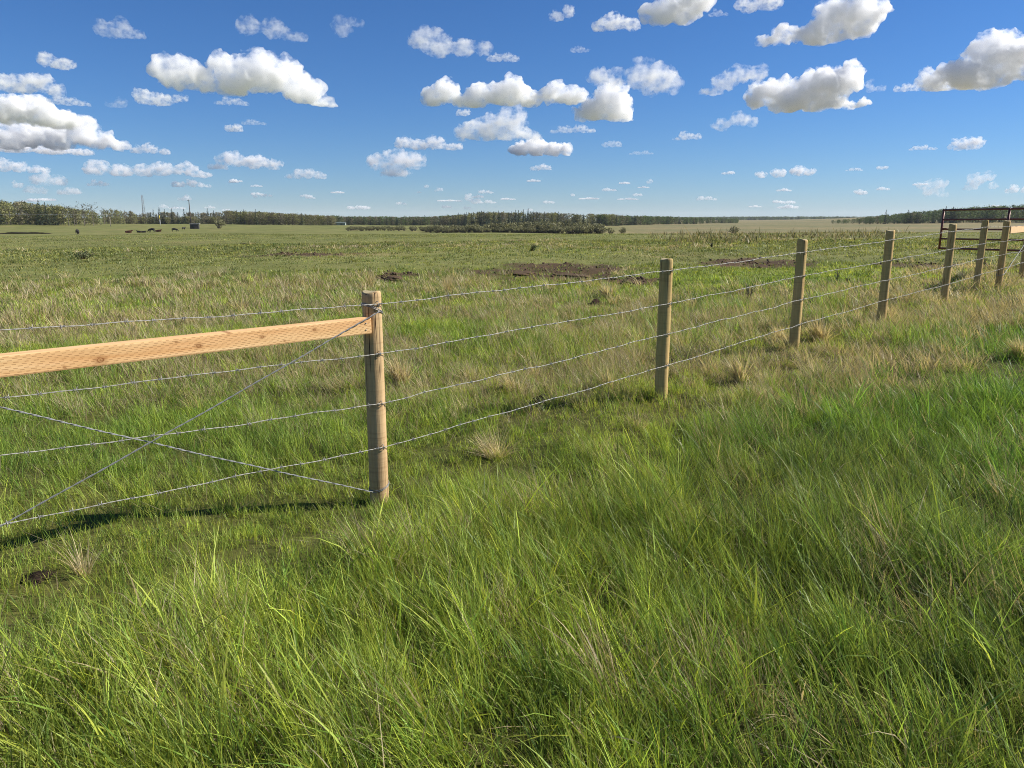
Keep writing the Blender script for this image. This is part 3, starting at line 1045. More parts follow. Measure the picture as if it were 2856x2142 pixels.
GL_, GR_ = 26.0, 23.5
g0 = on_depth(2626, 640, GL_); g1 = on_depth(2856, 632, GR_)
gdir = Vector((g1.x - g0.x, g1.y - g0.y, 0)); vis = gdir.length; gdir.normalize()
gz0 = on_depth(2620, 692, GL_).z; gz1 = on_depth(2632, 586, GL_).z
GH = gz1 - gz0; GLEN = vis * .82 * 2
gate = empty('pipe_gate', (g0.x, g0.y, gz0), math.atan2(gdir.y, gdir.x))
tag(gate, 'dark maroon five-rail pipe gate behind the posts at the right edge', 'gate')
r_ = .033
GRISE = .035
for k in range(5):
    mb = MB(); z = GH * k / 4
    if k in (0, 4):
        mb.tube([(0, 0, z), (GLEN, 0, z + GRISE)], r_, 10)
    else:
        mb.tube([(r_, 0, z), (GLEN - r_, 0, z + GRISE)], .029, 10)
    mb.build('rail', M_GATE, gate)
for x in (0, GLEN / 2, GLEN):
    mb = MB(); mb.tube([(x, 0 if x in (0, GLEN) else -.03, -.04 if x == 0 else r_ * .5), (x, 0 if x in (0, GLEN) else -.03, GH + r_)], r_ * 1.05, 10)
    mb.build('upright', M_GATE, gate)
mb = MB(); mb.box((.10, -.03, GH * .52), (.22, .03, .035)); mb.tube([(.0, -.03, GH * .52), (.02, -.03, GH * .60), (.10, -.03, GH * .58)], .009, 6)
mb.build('latch', M_GATE, gate)
mb = MB()
pts = [(GLEN / 2 + .05 + .02 * math.sin(i), -.04 + .01 * math.cos(i * 1.7), GH * .42 - i * .035) for i in range(9)]
mb.tube(pts, .008, 5); mb.build('chain', M_BRACEWIRE, gate)

# ------------------------------------------------------------------ tussocks, weeds and shrubs that stand out
def add_tussock(px, py, wpx, hpx, n, label, dryness=.9, spread=.7, az0=None, name='grass_tussock', flat=0.):
    n = int(n * 2.1)
    g = ground_at(px, py, height)
    D = g[1]; R = wpx / 2 / FPX * D; H = hpx / FPX * D * 1.25
    r = R * .35 * np.sqrt(RNG.uniform(0, 1, n)); ph = RNG.uniform(0, 2 * PI, n)
    x, y = g[0] + r * np.cos(ph), g[1] + r * np.sin(ph)
    z = height(x, y) - .01
    isd = RNG.uniform(0, 1, n) < dryness
    gy = RNG.uniform(0, 1, n)[:, None]
    c = np.where(isd[:, None], (C_DRY * (1 - gy) + C_GREY * gy) * 1.35, C_BRIGHT * .9) * RNG.uniform(.6, 1.2, n)[:, None]
    az = np.arctan2(np.cos(ph), np.sin(ph)) + RNG.normal(0, .5, n)
    if az0 is not None: az = np.where(RNG.uniform(0, 1, n) < .6, az0 + RNG.normal(0, .5, n), az)
    px_ = D / FPX * 2.79
    wd = np.maximum(.003, px_ * RNG.uniform(.35, .75, n))
    th0 = np.abs(RNG.normal(0, spread * .5, n)) + flat
    L = H * RNG.uniform(.5, 1.15, n)
    v, q, t, cc = blade_mesh(np.column_stack([x, y, z]) - g, L, wd, az, th0, RNG.gamma(2, .25, n), c, 3)
    me = np_mesh(name, v, [f for f in (q, t) if len(f)], cc)
    o = link_mesh(name, me, M_GRASS); o.location = g
    tag(o, label, 'tussock', 'dry tussocks that stand out of the grass')


add_tussock(672, 872, 66, 52, 60, 'spiky straw-coloured tussock standing alone just above the top wire on the left', .95, .75)
add_tussock(1118, 1078, 110, 88, 170, 'tall pale straw tussock directly right of the cracked brace post', .92, .5, WIND)
add_tussock(1383, 1275, 130, 85, 120, 'flattened tan tussock in front of the lowest wire, between the two nearest posts', .95, .9, -.9, flat=.35)
add_tussock(1440, 1098, 105, 70, 140, 'straw tussock over a dark hollow, between the third and lowest wires', .8, .9, WIND, flat=.2)
add_tussock(1700, 1085, 90, 60, 90, 'greyish straw tussock left of the second post, by the lowest wire', .9, .8, WIND)
add_tussock(2065, 1065, 80, 75, 110, 'grey-tan tussock in the grass midway between second and third post, below the lowest wire', .8, .7, WIND)
add_tussock(2845, 1000, 70, 58, 150, 'tan mop-like tussock at the right edge of the photo', .97, 1.1, WIND)
add_tussock(2690, 1022, 85, 22, 60, 'small flattened straw patch in green grass near the right edge', .97, .7, -1.5, flat=.9)
add_tussock(2475, 900, 80, 52, 130, 'pale straw tussock around the foot of the fourth post', .97, .8, WIND)
add_tussock(2180, 960, 90, 52, 110, 'straw tussock left of the foot of the third post', .97, .8, WIND)
add_tussock(2290, 950, 110, 60, 130, 'wide pale straw tussock right of the foot of the third post', .97, .8, WIND)
add_tussock(235, 1605, 90, 120, 30, 'few dry broken stalks by a dark hole at the left edge', .97, .5)
add_tussock(1700, 830, 70, 45, 60, 'fan-shaped straw tussock behind the mole hill', .95, .8, WIND)
add_tussock(1250, 815, 60, 40, 50, 'upright tan tussock in front of the churned soil patch', .95, .5)
add_tussock(1030, 800, 45, 42, 40, 'yellowish tussock just behind the top of the cracked post', .9, .5)
add_tussock(2560, 1830, 150, 60, 70, 'reddish-tan dead grass patch low in the dark grass, lower right of the photo', .97, .9, flat=.7)


def add_shrub(px, py, wpx, hpx, n, label, col, name='leafy_weed', cat='weed', leaf=.02, stems=9, group=None, stemcol=(.10, .075, .05), narrow=.6):
    g = ground_at(px, py, height); D = g[1]
    R = wpx / 2 / FPX * D; H = hpx / FPX * D
    root = empty(name, g); tag(root, label, cat, group)
    rnd = random.Random(int(px * 7 + py))
    st = MB(); tips = []
    for s in range(stems):
        a = rnd.uniform(0, 2 * PI); q = rnd.uniform(.15, 1)
        e = Vector((R * q * math.cos(a) * .85, R * q * math.sin(a) * .6, H * rnd.uniform(.65, 1.0) * (1 - .35 * q * q)))
        b = Vector((e.x * .25, e.y * .25, -.02)); m = b.lerp(e, .5) + Vector((e.x * .1, e.y * .1, H * .1))
        k = max(.0025, D / FPX * .8)
        st.tube([b, m, e], [k * 1.2, k, k * .5], 5); tips.append((b, m, e))
    st.build('stem', simple_mat('stem_' + name, stemcol, .9, 0, .3, 20), root)
    V, C, Q = [], [], []
    for i in range(n):
        b, m, e = rnd.choice(tips); t = rnd.uniform(.25, 1.05)
        p = (b.lerp(m, t * 2) if t < .5 else m.lerp(e, t * 2 - 1)) + Vector((rnd.gauss(0, R * .13), rnd.gauss(0, R * .13), rnd.gauss(0, H * .07)))
        d = Vector((rnd.gauss(0, 1), rnd.gauss(0, 1), rnd.gauss(.3, .6))).normalized()
        s_ = d.cross(Vector((rnd.gauss(0, 1), rnd.gauss(0, 1), rnd.gauss(0, 1)))).normalized()
        l = max(leaf, D / FPX * 4) * rnd.uniform(.6, 1.3); ww = l * narrow * .5
        k = len(V)
        V += [p - d * l * .5, p + s_ * ww, p + d * l * .5, p - s_ * ww]
        cc = np.array(col) * rnd.uniform(.6, 1.4); C += [cc] * 4; Q.append((k, k + 1, k + 2, k + 3))
    me = np_mesh('leaves', np.array([tuple(v) for v in V]), [np.array(Q)], np.array(C))
    link_mesh('leaves', me, M_LEAF, root, smooth=False)
    return root


add_shrub(232, 722, 84, 24, 420, 'low grey-green shrub on the open pasture at upper left', (.13, .15, .075), 'low_shrub', 'shrub', .03, 14)
add_shrub(1482, 700, 40, 22, 130, 'dark green leaning weed beyond the churned soil patch', (.06, .095, .03), 'leafy_weed', 'weed', .03, 7)
add_shrub(1984, 692, 18, 14, 60, 'tiny dark bush beyond the second post, on the far green field', (.055, .08, .035), 'leafy_weed', 'weed', .03, 5)
add_shrub(2087, 838, 46, 64, 90, 'dead grey stump sprouting green leaves, between the second and third posts', (.11, .15, .05), 'sprouting_stump', 'stump', .02, 7, stemcol=(.13, .105, .08))
add_shrub(2150, 855, 50, 36, 170, 'leafy yellow-green weed clump left of the third post, behind the wires', (.15, .17, .06), 'leafy_weed', 'weed', .02, 9)
add_shrub(2264, 858, 46, 44, 130, 'leafy weed close to the right side of the third post', (.14, .16, .06), 'leafy_weed', 'weed', .02, 8)
add_shrub(2335, 785, 34, 34, 70, 'small leafy weed standing between the third and fourth posts', (.10, .15, .05), 'leafy_weed', 'weed', .02, 6)
add_shrub(2365, 790, 22, 22, 40, 'smaller leafy sprig just right of another weed, left of the fourth post', (.10, .15, .05), 'leafy_weed', 'weed', .02, 4)

# tall tan weeds along the edge of the field (far right), one uncountable mass
n = 9000
pxs = RNG.uniform(1800, 2560, n)
g = [ground_at(a, 650.)[:2] for a in np.linspace(1800, 2560, 40)]
gx = np.interp(pxs, np.linspace(1800, 2560, 40), [q[0] for q in g]); gy_ = np.interp(pxs, np.linspace(1800, 2560, 40), [q[1] for q in g])
k = np.minimum(1.05, 92 / np.hypot(gx, gy_)) * RNG.uniform(.5, 1.12, n)
X, Y = gx * k, gy_ * k
k = fbm(X * .10, Y * .10, 33, 3) + RNG.normal(0, .06, n) > .52 + .25 * (1 - sstep(1800, 1980, pxs)) + .25 * sstep(2420, 2560, pxs); X, Y = X[k], Y[k]; n = len(X)
gy = RNG.uniform(0, 1, n)[:, None]
cc = np.where(RNG.uniform(0, 1, n)[:, None] < .5, C_DRY * .8 * (1 - gy) + C_GREY * .6 * gy, C_FIELD * .6) * RNG.uniform(.5, 1.2, n)[:, None]
v = blade_mesh(np.column_stack([X, Y, height(X, Y) - .02]), RNG.gamma(3., .11, n), RNG.uniform(.02, .07, n), RNG.uniform(-PI, PI, n), np.abs(RNG.normal(0, .35, n)), RNG.gamma(2, .3, n), cc, 2)
grass_object('tall_weeds', 'band of tan and dark tall weeds along the far edge of the green field', [v], 'weeds')

# ------------------------------------------------------------------ mounds of soil, and dark mounds painted as shaded hollows
def mound(name, label, cat, px, py, wpx, hpx, depth, seed, col, group=None, sub=4):
    g = ground_at(px, py, height); D = g[1]
    R = wpx / 2 / FPX * D; H = hpx / FPX * D
    bm = bmesh.new(); bmesh.ops.create_icosphere(bm, subdivisions=sub, radius=1)
    for v in bm.verts:
        n_ = mnoise.fractal(v.co * 1.6 + Vector((seed, 0, 0)), 1., 2., 4)
        n2 = mnoise.noise(v.co * 6 + Vector((seed, 3, 0)))
        k = 1 + .35 * n_ + .14 * n2
        v.co = Vector((v.co.x * R * k, v.co.y * depth * k, max(v.co.z, -.4) * H * k))
    me = bpy.data.meshes.new(name); bm.to_mesh(me); bm.free()
    o = link_mesh(name, me, simple_mat('soil_' + name, col, .97, 0, .5, 14, .1))
    o.location = g; tag(o, label, cat, group)
    return o


mound('mole_hill', 'dark brown mole hill in the grass left of the second post', 'mole hill', 1658, 860, 36, 24, .1, 3., (.032, .02, .014))
mound('soil_mound', 'small dark dirt mound far out on the pasture, right of the pump hut', 'mound', 684, 683, 36, 4, .4, 9., (.02, .016, .012))
mound('earth_bank', 'long low dark earth bank on the far pasture at the left edge', 'bank', 68, 652, 140, 4, 1.2, 5., (.03, .024, .016), sub=5)
mound('soil_mound', 'low dark hump of soil at the left end of the churned patch', 'mound', 1098, 778, 56, 7, .25, 12., C_SOIL)
mound('soil_mound', 'lumpy heap of dark soil right of centre of the churned patch', 'mound', 1590, 772, 110, 8, .5, 14., C_SOIL)
mound('soil_mound', 'lumpy heap of dark soil left of centre of the churned patch', 'mound', 1450, 765, 90, 8, .5, 17., C_SOIL)
mound('soil_mound', 'low soil heap behind the top wire left of the second post', 'mound', 1770, 790, 80, 7, .3, 19., C_SOIL)

# clods on the bare soil: uncountable
mound('hollow_shade_mound', 'dark mound painted as the shade of a hollow under straw between the third and lowest wires', 'shade mound', 1432, 1086, 90, 16, .14, 23., (.018, .013, .010), sub=4)  # shade of a grass hollow, put in as a dark-coloured mound
mound('hollow_shade_mound', 'dark mound painted as the shade of a hole by dry stalks at the left edge', 'shade mound', 105, 1612, 80, 12, .07, 27., (.030, .020, .014), sub=4)  # dark colour stands in for the shade inside a gap in the turf
mound('soil_mound', 'small dark mound painted as hollow shade, just right of the one under straw', 'mound', 1512, 1118, 50, 14, .10, 31., (.026, .019, .014), sub=4)  # another shaded hollow imitated by the mound's dark colour
n = 1500
cl = MB()
rnd = random.Random(5)
ico = bmesh.new(); bmesh.ops.create_icosphere(ico, subdivisions=1, radius=1)
IV = [v.co.copy() for v in ico.verts]; IF = [tuple(v.index for v in f.verts) for f in ico.faces]; ico.free()
for i in range(n):
    cx, cy, rx, ry = rnd.choice(DIRT)
    x, y = cx + rnd.gauss(0, .5) * rx, cy + rnd.gauss(0, .5) * ry
    if float(dirt_mask(np.array([x]), np.array([y]))[0]) < .4: continue
    s = rnd.uniform(.015, .045) * rnd.uniform(.6, 1.6); z = float(height(x, y))
    M = Matrix.Translation((x, y, z + s * .2)) @ Matrix.Rotation(rnd.uniform(0, 6), 4, 'Z') @ Matrix.Diagonal((s * rnd.uniform(.7, 1.5), s, s * rnd.uniform(.4, .9), 1))
    cl.add([M @ (v * rnd.uniform(.75, 1.25)) for v in IV], IF)
o = cl.build('soil_clods', simple_mat('soil_clod', tuple(C_SOIL * 1.15), .97, 0, .5, 8, .1)); tag(o, 'dark clods strewn over the bare churned soil patches', 'soil', kind='stuff')


# ------------------------------------------------------------------ trees (prototype data, then individuals and far woods)
def tree_aspen(seed, H=12., bare=.35, n=420, leaf=.55, col=(.10, .098, .04), slim=.26, lowest=.22):
    """returns trunk MB and (V, Q, C) of the crown; bare: how open the crown is"""
    rnd = random.Random(seed)
    tr = MB()
    r0 = H * .011
    lean = rnd.uniform(-.03, .03) * H
    top = Vector((lean, rnd.uniform(-.02, .02) * H, H * .97))
    pts = [Vector((0, 0, -.4)), Vector((lean * .2, 0, H * .33)), Vector((lean * .6, 0, H * .66)), top]
    tr.tube(pts, [r0 * 1.25, r0, r0 * .6, r0 * .15], 6)
    cl = []
    nb = 13
    for i in range(nb):
        t = lowest + (1 - lowest) * (i + .5) / nb
        a = i * 2.4 + rnd.uniform(-.5, .5)
        b = Vector((lean * t, 0, H * t * .93))
        R = H * slim * (math.sin(PI * min(1, (t - lowest * .6) / (1.05 - lowest * .6))) ** .7 + .15) * rnd.uniform(.6, 1.1)
        e = b + Vector((math.cos(a) * R, math.sin(a) * R, R * rnd.uniform(.5, 1.0)))
        tr.tube([b, b.lerp(e, .55) + Vector((0, 0, -.08 * R)), e], [r0 * .35, r0 * .22, r0 * .08], 4, cap=False)
        cl.append((e, H * .085 * rnd.uniform(.7, 1.25))); cl.append((b.lerp(e, .6), H * .07 * rnd.uniform(.7, 1.2)))
    cl.append((top, H * .06))
    V, C, Q = [], [], []
    for i in range(n):
        c, r = rnd.choice(cl)
        p = c + Vector((rnd.gauss(0, .55), rnd.gauss(0, .55), rnd.gauss(0, .5))) * r
        d = Vector((rnd.gauss(0, 1), rnd.gauss(0, 1), rnd.gauss(0, 1))).normalized()
        s = d.cross(Vector((rnd.gauss(0, 1), rnd.gauss(0, 1), rnd.gauss(0, 1)))).normalized()
        l = leaf * rnd.uniform(.5, 1.2) * H / 12
        k = len(V); V += [p - d * l * .5, p + s * l * .32, p + d * l * .5, p - s * l * .32]
        C += [np.array(col) * rnd.uniform(.55, 1.45)] * 4; Q.append((k, k + 1, k + 2, k + 3))
    return tr, (np.array([tuple(v) for v in V]), np.array(Q), np.array(C))


def tree_spruce(seed, H=14., n=420, col=(.030, .046, .026), wid=.17):
    rnd = random.Random(seed)
    tr = MB(); r0 = H * .012
    tr.tube([(0, 0, -.4), (0, 0, H * .5), (0, 0, H)], [r0 * 1.2, r0 * .7, r0 * .1], 6)
    V, C, Q = [], [], []
    tiers = 17
    for i in range(n):
        k = int(rnd.uniform(0, 1) ** 1.25 * tiers)
        t = .08 + .92 * (k + rnd.uniform(0, .45)) / tiers
        R = H * wid * (1 - t) ** .85 * (.75 + .5 * math.sin(k * 2.1 + seed) ** 2) + .06
        a = rnd.uniform(0, 2 * PI); q = rnd.uniform(.1, 1.0) ** .6
        p = Vector((math.cos(a) * R * q, math.sin(a) * R * q, H * t - R * q * .38))
        out = Vector((math.cos(a), math.sin(a), -.45 + rnd.uniform(-.2, .3))).normalized()
        s = Vector((-math.sin(a), math.cos(a), rnd.uniform(-.3, .3)))
        l = H * .075 * rnd.uniform(.6, 1.2) * (1.1 - .6 * t); w_ = l * .42
        kk = len(V); V += [p - out * l * .6, p + s * w_, p + out * l * .7, p - s * w_]
        C += [np.array(col) * rnd.uniform(.5, 1.5)] * 4; Q.append((kk, kk + 1, kk + 2, kk + 3))
    for j in range(6):
        p = Vector((0, 0, H * (.93 + .015 * j))); s = Vector((math.cos(j), math.sin(j), .3)) * H * .018
        kk = len(V); V += [p - s, p + Vector((0, 0, H * .03)), p + s, p - Vector((0, 0, H * .03))]; C += [np.array(col)] * 4; Q.append((kk, kk + 1, kk + 2, kk + 3))
    return tr, (np.array([tuple(v) for v in V]), np.array(Q), np.array(C))


def tree_willow(seed, H=4.5, n=330, col=(.205, .20, .105), R=2.8, stem=(.12, .095, .088)):
    rnd = random.Random(seed); tr = MB(); tips = []
    for i in range(16):
        a = rnd.uniform(0, 2 * PI); q = rnd.uniform(.1, 1) ** .6
        e = Vector((math.cos(a) * R * q, math.sin(a) * R * q, H * (1 - .42 * q * q) * rnd.uniform(.8, 1.0)))
        b = Vector((e.x * .2, e.y * .2, -.2)); m = Vector((e.x * .55, e.y * .55, e.z * .55))
        tr.tube([b, m, e], [.07, .05, .02], 4, cap=False); tips.append((m, e))
    V, C, Q = [], [], []
    for i in range(n):
        m, e = rnd.choice(tips); t = rnd.uniform(-.2, 1.1)
        p = m.lerp(e, t) + Vector((rnd.gauss(0, .3), rnd.gauss(0, .3), rnd.gauss(0, .18)))
        d = Vector((rnd.gauss(0, .6), rnd.gauss(0, .6), 1)).normalized()
        s = d.cross(Vector((rnd.gauss(0, 1), rnd.gauss(0, 1), 0))).normalized()
        l = rnd.uniform(.35, .8); w_ = l * .28
        k = len(V); V += [p - d * l * .5, p + s * w_, p + d * l * .5, p - s * w_]
        cc = np.array(col) if p.z > H * .35 or rnd.random() < .35 else np.array(stem)
        C += [cc * rnd.uniform(.6, 1.4)] * 4; Q.append((k, k + 1, k + 2, k + 3))
    return tr, (np.array([tuple(v) for v in V]), np.array(Q), np.array(C))


OLIVE = (.215, .215, .085); BROWN = (.185, .165, .105); GREENL = (.115, .160, .058)
ASP = [tree_aspen(100 + i, 12, .3, 380, .85, OLIVE, .22 + .02 * (i % 3), .05) for i in range(6)]
ASPB = [tree_aspen(120 + i, 12, .3, 320, .8, BROWN, .22, .05) for i in range(4)]
ASPG = [tree_aspen(140 + i, 12, .3, 380, .85, GREENL, .25, .03) for i in range(5)]
SPR = [tree_spruce(160 + i, 14, 420, (.040, .056, .034), .23 + .02 * (i % 3)) for i in range(5)]
WIL = [tree_willow(180 + i) for i in range(6)]


def trunk_arrays(tr, col):
    V = np.array(tr.v, float)
    Q = np.array([f for f in tr.f if len(f) == 4]); return V, Q, np.tile(np.array(col), (len(V), 1))


TRCOL = {'ASP': (.17, .155, .125), 'ASPB': (.12, .10, .085), 'ASPG': (.15, .14, .11), 'SPR': (.05, .04, .032), 'WIL': (.09, .07, .06)}
SETS = {'ASP': ASP, 'ASPB': ASPB, 'ASPG': ASPG, 'SPR': SPR, 'WIL': WIL}
ARR = {k: [(trunk_arrays(tr, TRCOL[k]), cr) for tr, cr in v] for k, v in SETS.items()}
H0 = {'ASP': 12, 'ASPB': 12, 'ASPG': 12, 'SPR': 14, 'WIL': 4.5}


def wood(name, label, cat, specs):
    """one far wood: specs = list of (kind, x, y, height, widthfactor, tint)"""
    Vs, Qs, Cs, o = [], [], [], 0
    rnd = random.Random(len(specs))
    for kind, x, y, h, wf, tint in specs:
        (tv, tq, tc), (cv, cq, cc) = rnd.choice(ARR[kind])
        k = h / H0[kind]; a = rnd.uniform(0, 2 * PI); ca, sa = math.cos(a), math.sin(a)
        z = float(height(np.array([x]), np.array([y]))[0])
        for V, Q, C, tt in ((tv, tq, tc, 1), (cv, cq, cc, tint)):
            W = np.empty_like(V)
            W[:, 0] = (V[:, 0] * ca - V[:, 1] * sa) * k * wf + x
            W[:, 1] = (V[:, 0] * sa + V[:, 1] * ca) * k * wf + y
            W[:, 2] = V[:, 2] * k + z
            Vs.append(W); Qs.append(Q + o); Cs.append(C * tt); o += len(V)
    me = np_mesh(name, np.concatenate(Vs), [np.concatenate(Qs)], np.concatenate(Cs))
    ob = link_mesh(name, me, M_LEAF, smooth=False); tag(ob, label, cat, kind='stuff')
    return ob


def at_dist(px, D):
    """ground point in the direction of image column px at distance D (on the horizon row)"""
    d = ray(px, 608); k = D / math.hypot(d[0], d[1])
    return d[0] * k, d[1] * k


def top_h(px, ty, D):
    x, y = at_dist(px, D)
    z = float(height(np.array([x]), np.array([y]))[0])
    d = ray(px, ty); t = D / math.hypot(d[0], d[1])
    return EYE + d[2] * t - z


def fill(x0, x1, prof, D0, depth, n, kinds, wf=1., jit=.16, seed=1, D1=None):
    """prof: list of (px, top y); trees over columns x0..x1"""
    rnd = random.Random(seed); out = []
    for i in range(n):
        px = rnd.uniform(x0, x1)
        Dn = D0 if D1 is None else D0 + (D1 - D0) * (px - x0) / (x1 - x0)
        D = Dn + depth * rnd.random() ** 1.3
        ty = np.interp(px, [p[0] for p in prof], [p[1] for p in prof])
        h = top_h(px, ty, D) * (1.06 - abs(rnd.gauss(0, jit * 1.15)))
        kind = rnd.choices([k[0] for k in kinds], [k[1] for k in kinds])[0]
        x, y = at_dist(px, D)
        out.append((kind, x, y, max(h, 2.), wf * rnd.uniform(.8, 1.25), rnd.uniform(.75, 1.25)))
    return out


A_PROF = [(-200, 558), (0, 566), (60, 564), (110, 573), (160, 578), (215, 583), (265, 592), (282, 600)]
wood('woodland', 'olive-brown leafing wood on the low rise at the left edge', 'woodland',
     fill(-420, 272, A_PROF, 470, 70, 210, [('ASP', 5), ('ASPB', 1.6), ('SPR', .4)], 1.15, .13, 1))
wood('woodland', 'sparse row of thin bare trees right of the gap in the left wood', 'woodland',
     fill(288, 375, [(288, 588), (330, 586), (375, 592)], 560, 30, 34, [('ASP', 2), ('ASPB', 2)], .9, .22, 2) +
     fill(286, 380, [(288, 605), (380, 604)], 550, 20, 34, [('ASPB', 2), ('ASP', 2)], 1.3, .15, 22))
wood('woodland', 'dark spruce and brown poplar wood behind the pump hut', 'woodland',
     fill(372, 640, [(372, 600), (420, 593), (640, 594)], 600, 60, 120, [('ASPB', 3), ('SPR', 3)], 1.15, .12, 3) +
     fill(372, 640, [(372, 606), (640, 604)], 590, 14, 90, [('ASPB', 2), ('ASP', 2)], 1.5, .12, 33))
wood('woodland', 'grey-brown poplar wood between the pump hut and the pale barn', 'woodland',
     fill(630, 935, [(630, 590), (720, 593), (830, 599), (935, 604)], 560, 60, 230, [('ASPB', 2.5), ('ASP', 2.5), ('SPR', .6)], 1.3, .12, 4))
wood('woodland', 'distant dark green wood behind the willow thicket, left of the spruce ridge', 'woodland',
     fill(915, 1300, [(915, 603), (1000, 605), (1180, 606), (1240, 603), (1300, 598)], 700, 80, 330, [('SPR', 1.2), ('ASPB', 1.8), ('ASPG', 2)], 1.4, .12, 5))
wood('woodland', 'mixed wood on the ridge behind the middle of the willow thicket', 'woodland',
     fill(1230, 1720, [(1230, 606), (1300, 600), (1340, 594), (1430, 594), (1500, 595), (1560, 597), (1720, 600)], 650, 70, 240, [('ASPB', 2), ('ASP', 2), ('SPR', 1.6)], 1.3, .1, 6))
wood('woodland', 'green poplar belt right of the willow thicket, tapering away to the right', 'woodland',
     fill(1670, 2060, [(1670, 601), (1750, 603), (1900, 606), (2060, 611)], 640, 60, 300, [('ASPG', 4), ('SPR', 1), ('ASPB', 1.2)], 1.5, .1, 7, D1=1050))
wood('woodland', 'green wooded hillside behind the maroon gate at the right edge', 'woodland',
     fill(2390, 3300, [(2390, 609), (2470, 600), (2560, 592), (2650, 584), (2760, 578), (2856, 574), (3300, 560)], 820, 260, 560, [('ASPG', 4), ('SPR', 1.2), ('ASPB', .8)], 1.35, .12, 8) +
     fill(2320, 2520, [(2320, 614), (2400, 610), (2520, 603)], 880, 80, 90, [('ASPG', 4), ('ASPB', 1)], 1.5, .12, 9))
wood('woodland', 'faint bluish line of far trees on the horizon, between the poplar belt and the right hillside', 'woodland',
     fill(1900, 2420, [(1900, 606), (2100, 604.5), (2420, 604)], 2600, 300, 320, [('ASPG', 3), ('SPR', 2)], 2.6, .06, 10))
wood('willow_thicket', 'dense brown-green willow thicket in the middle distance, purplish at its foot', 'thicket',
     fill(1180, 1670, [(1180, 629), (1330, 624), (1480, 616), (1560, 614), (1670, 622)], 330, 34, 170, [('WIL', 1)], 1.15, .24, 11) +
     fill(1230, 1690, [(1230, 634), (1690, 628)], 322, 10, 60, [('WIL', 1)], 1.1, .1, 12) +
     fill(975, 1230, [(975, 637), (1100, 634), (1230, 630)], 350, 40, 70, [('WIL', 1)], 1.1, .25, 13))


def own_tree(kind, px, ty, D, label, group=None, wf=1., data=None, name=None, cat='tree', mat=None, h=None):
    x, y = at_dist(px, D); z = float(height(np.array([x]), np.array([y]))[0])
    H = h or top_h(px, ty, D)
    tr, (V, Q, C) = (data or SETS[kind][int(px) % len(SETS[kind])])[:2]
    k = H / (H0[kind] if data is None else data[2])
    name = name or {'SPR': 'spruce_tree', 'WIL': 'willow_bush'}.get(kind, 'poplar_tree')
    root = empty(name, (x, y, z), (px * 1.7) % 6.28); tag(root, label, cat, group)
    key = (kind, int(px) % len(SETS[kind])) if data is None else id(data)
    if key not in MESHC:
        t = tr.mesh('trunk'); t.materials.append(M_DARKBARK if kind in ('SPR', 'WIL') else M_BARK)
        c = np_mesh('crown', V, [Q], C); c.materials.append(M_LEAF)
        MESHC[key] = (t, c)
    for nm, me in zip(('trunk' if kind != 'WIL' else 'stems', 'crown'), MESHC[key]):
        o = bpy.data.objects.new(nm, me); COL.objects.link(o); o.parent = root
        o.scale = (k * wf, k * wf, k)
    return root


MESHC = {}
# spruces standing out of the skyline, each told apart by its neighbours
for px, ty, D, lab in [
        (112, 559, 466, 'tallest dark spruce rising above the olive wood at the left edge'),
        (130, 565, 468, 'ragged dark spruce just right of the tallest one, above the olive wood'),
        (149, 570, 469, 'small spruce tip third in the row above the olive wood'),
        (429, 584, 592, 'spruce tip just right of the lattice mast'),
        (446, 579, 594, 'pointed spruce directly behind the yellow-topped pole'),
        (461, 584, 596, 'shorter spruce immediately right of the one behind the yellow-topped pole'),
        (480, 580, 598, 'broad spruce between the yellow-topped pole and the tall dark pole'),
        (514, 583, 590, 'spruce tip just left of the tall dark pole of the pump hut'),
        (580, 581, 596, 'slender spruce tip right of the tall dark pole, above a flat dark wood'),
        (597, 587, 599, 'low rounded spruce right of the slender spruce tip'),
        (661, 586, 560, 'lone spruce tip over the grey-brown wood, right of the pump hut'),
        (681, 585, 562, 'second lone spruce tip over the grey-brown wood, right of the pump hut'),
        (714, 584, 558, 'steep spruce tip at the left part of the grey-brown poplar wood'),
        (842, 594, 556, 'dark stout spruce standing alone in the grey-brown poplar wood'),
        (946, 599, 700, 'bushy spruce tip right above the pale barn'),
        (1184, 600, 720, 'brownish spruce tip where the skyline starts to rise to the ridge'),
        (1250, 599, 660, 'single spruce at the left foot of the ridge')]:
    own_tree('SPR', px, ty, D, lab, 'spruces along the skyline', 1.0)
rnd = random.Random(44)
for px, ty in [(1279, 594), (1296, 594), (1301, 592), (1315, 594), (1320, 592), (1332, 591), (1338, 590), (1343, 588), (1350, 588), (1356, 592), (1362, 592),
               (1377, 590), (1390, 588), (1394, 592), (1427, 590), (1438, 586), (1446, 586), (1460, 585), (1473, 582), (1480, 590), (1487, 589), (1497, 590), (1504, 592), (1518, 590)]:
    own_tree('SPR', px, ty, 632 + rnd.uniform(0, 14), 'dark narrow spruce in the crowded spire row crowning the middle ridge', 'spruces crowning the middle ridge', .95)
own_tree('SPR', 1557, 590, 636, 'solitary dark spruce right of the spire row on the middle ridge', 'spruces along the skyline')
for px, ty, lab in [(2470, 586, 'lone dark spruce tip above the lower slope of the right hillside'), (2532, 585, 'dark spruce tip halfway up the right hillside, left of the gate'),
                    (2636, 576, 'dark spruce tip directly above the left corner of the maroon gate'), (2634 + 22, 577, 'bushy spruce just above the top rail of the maroon gate')]:
    own_tree('SPR', px, ty, 830, lab, 'spruces along the skyline', 1.1)
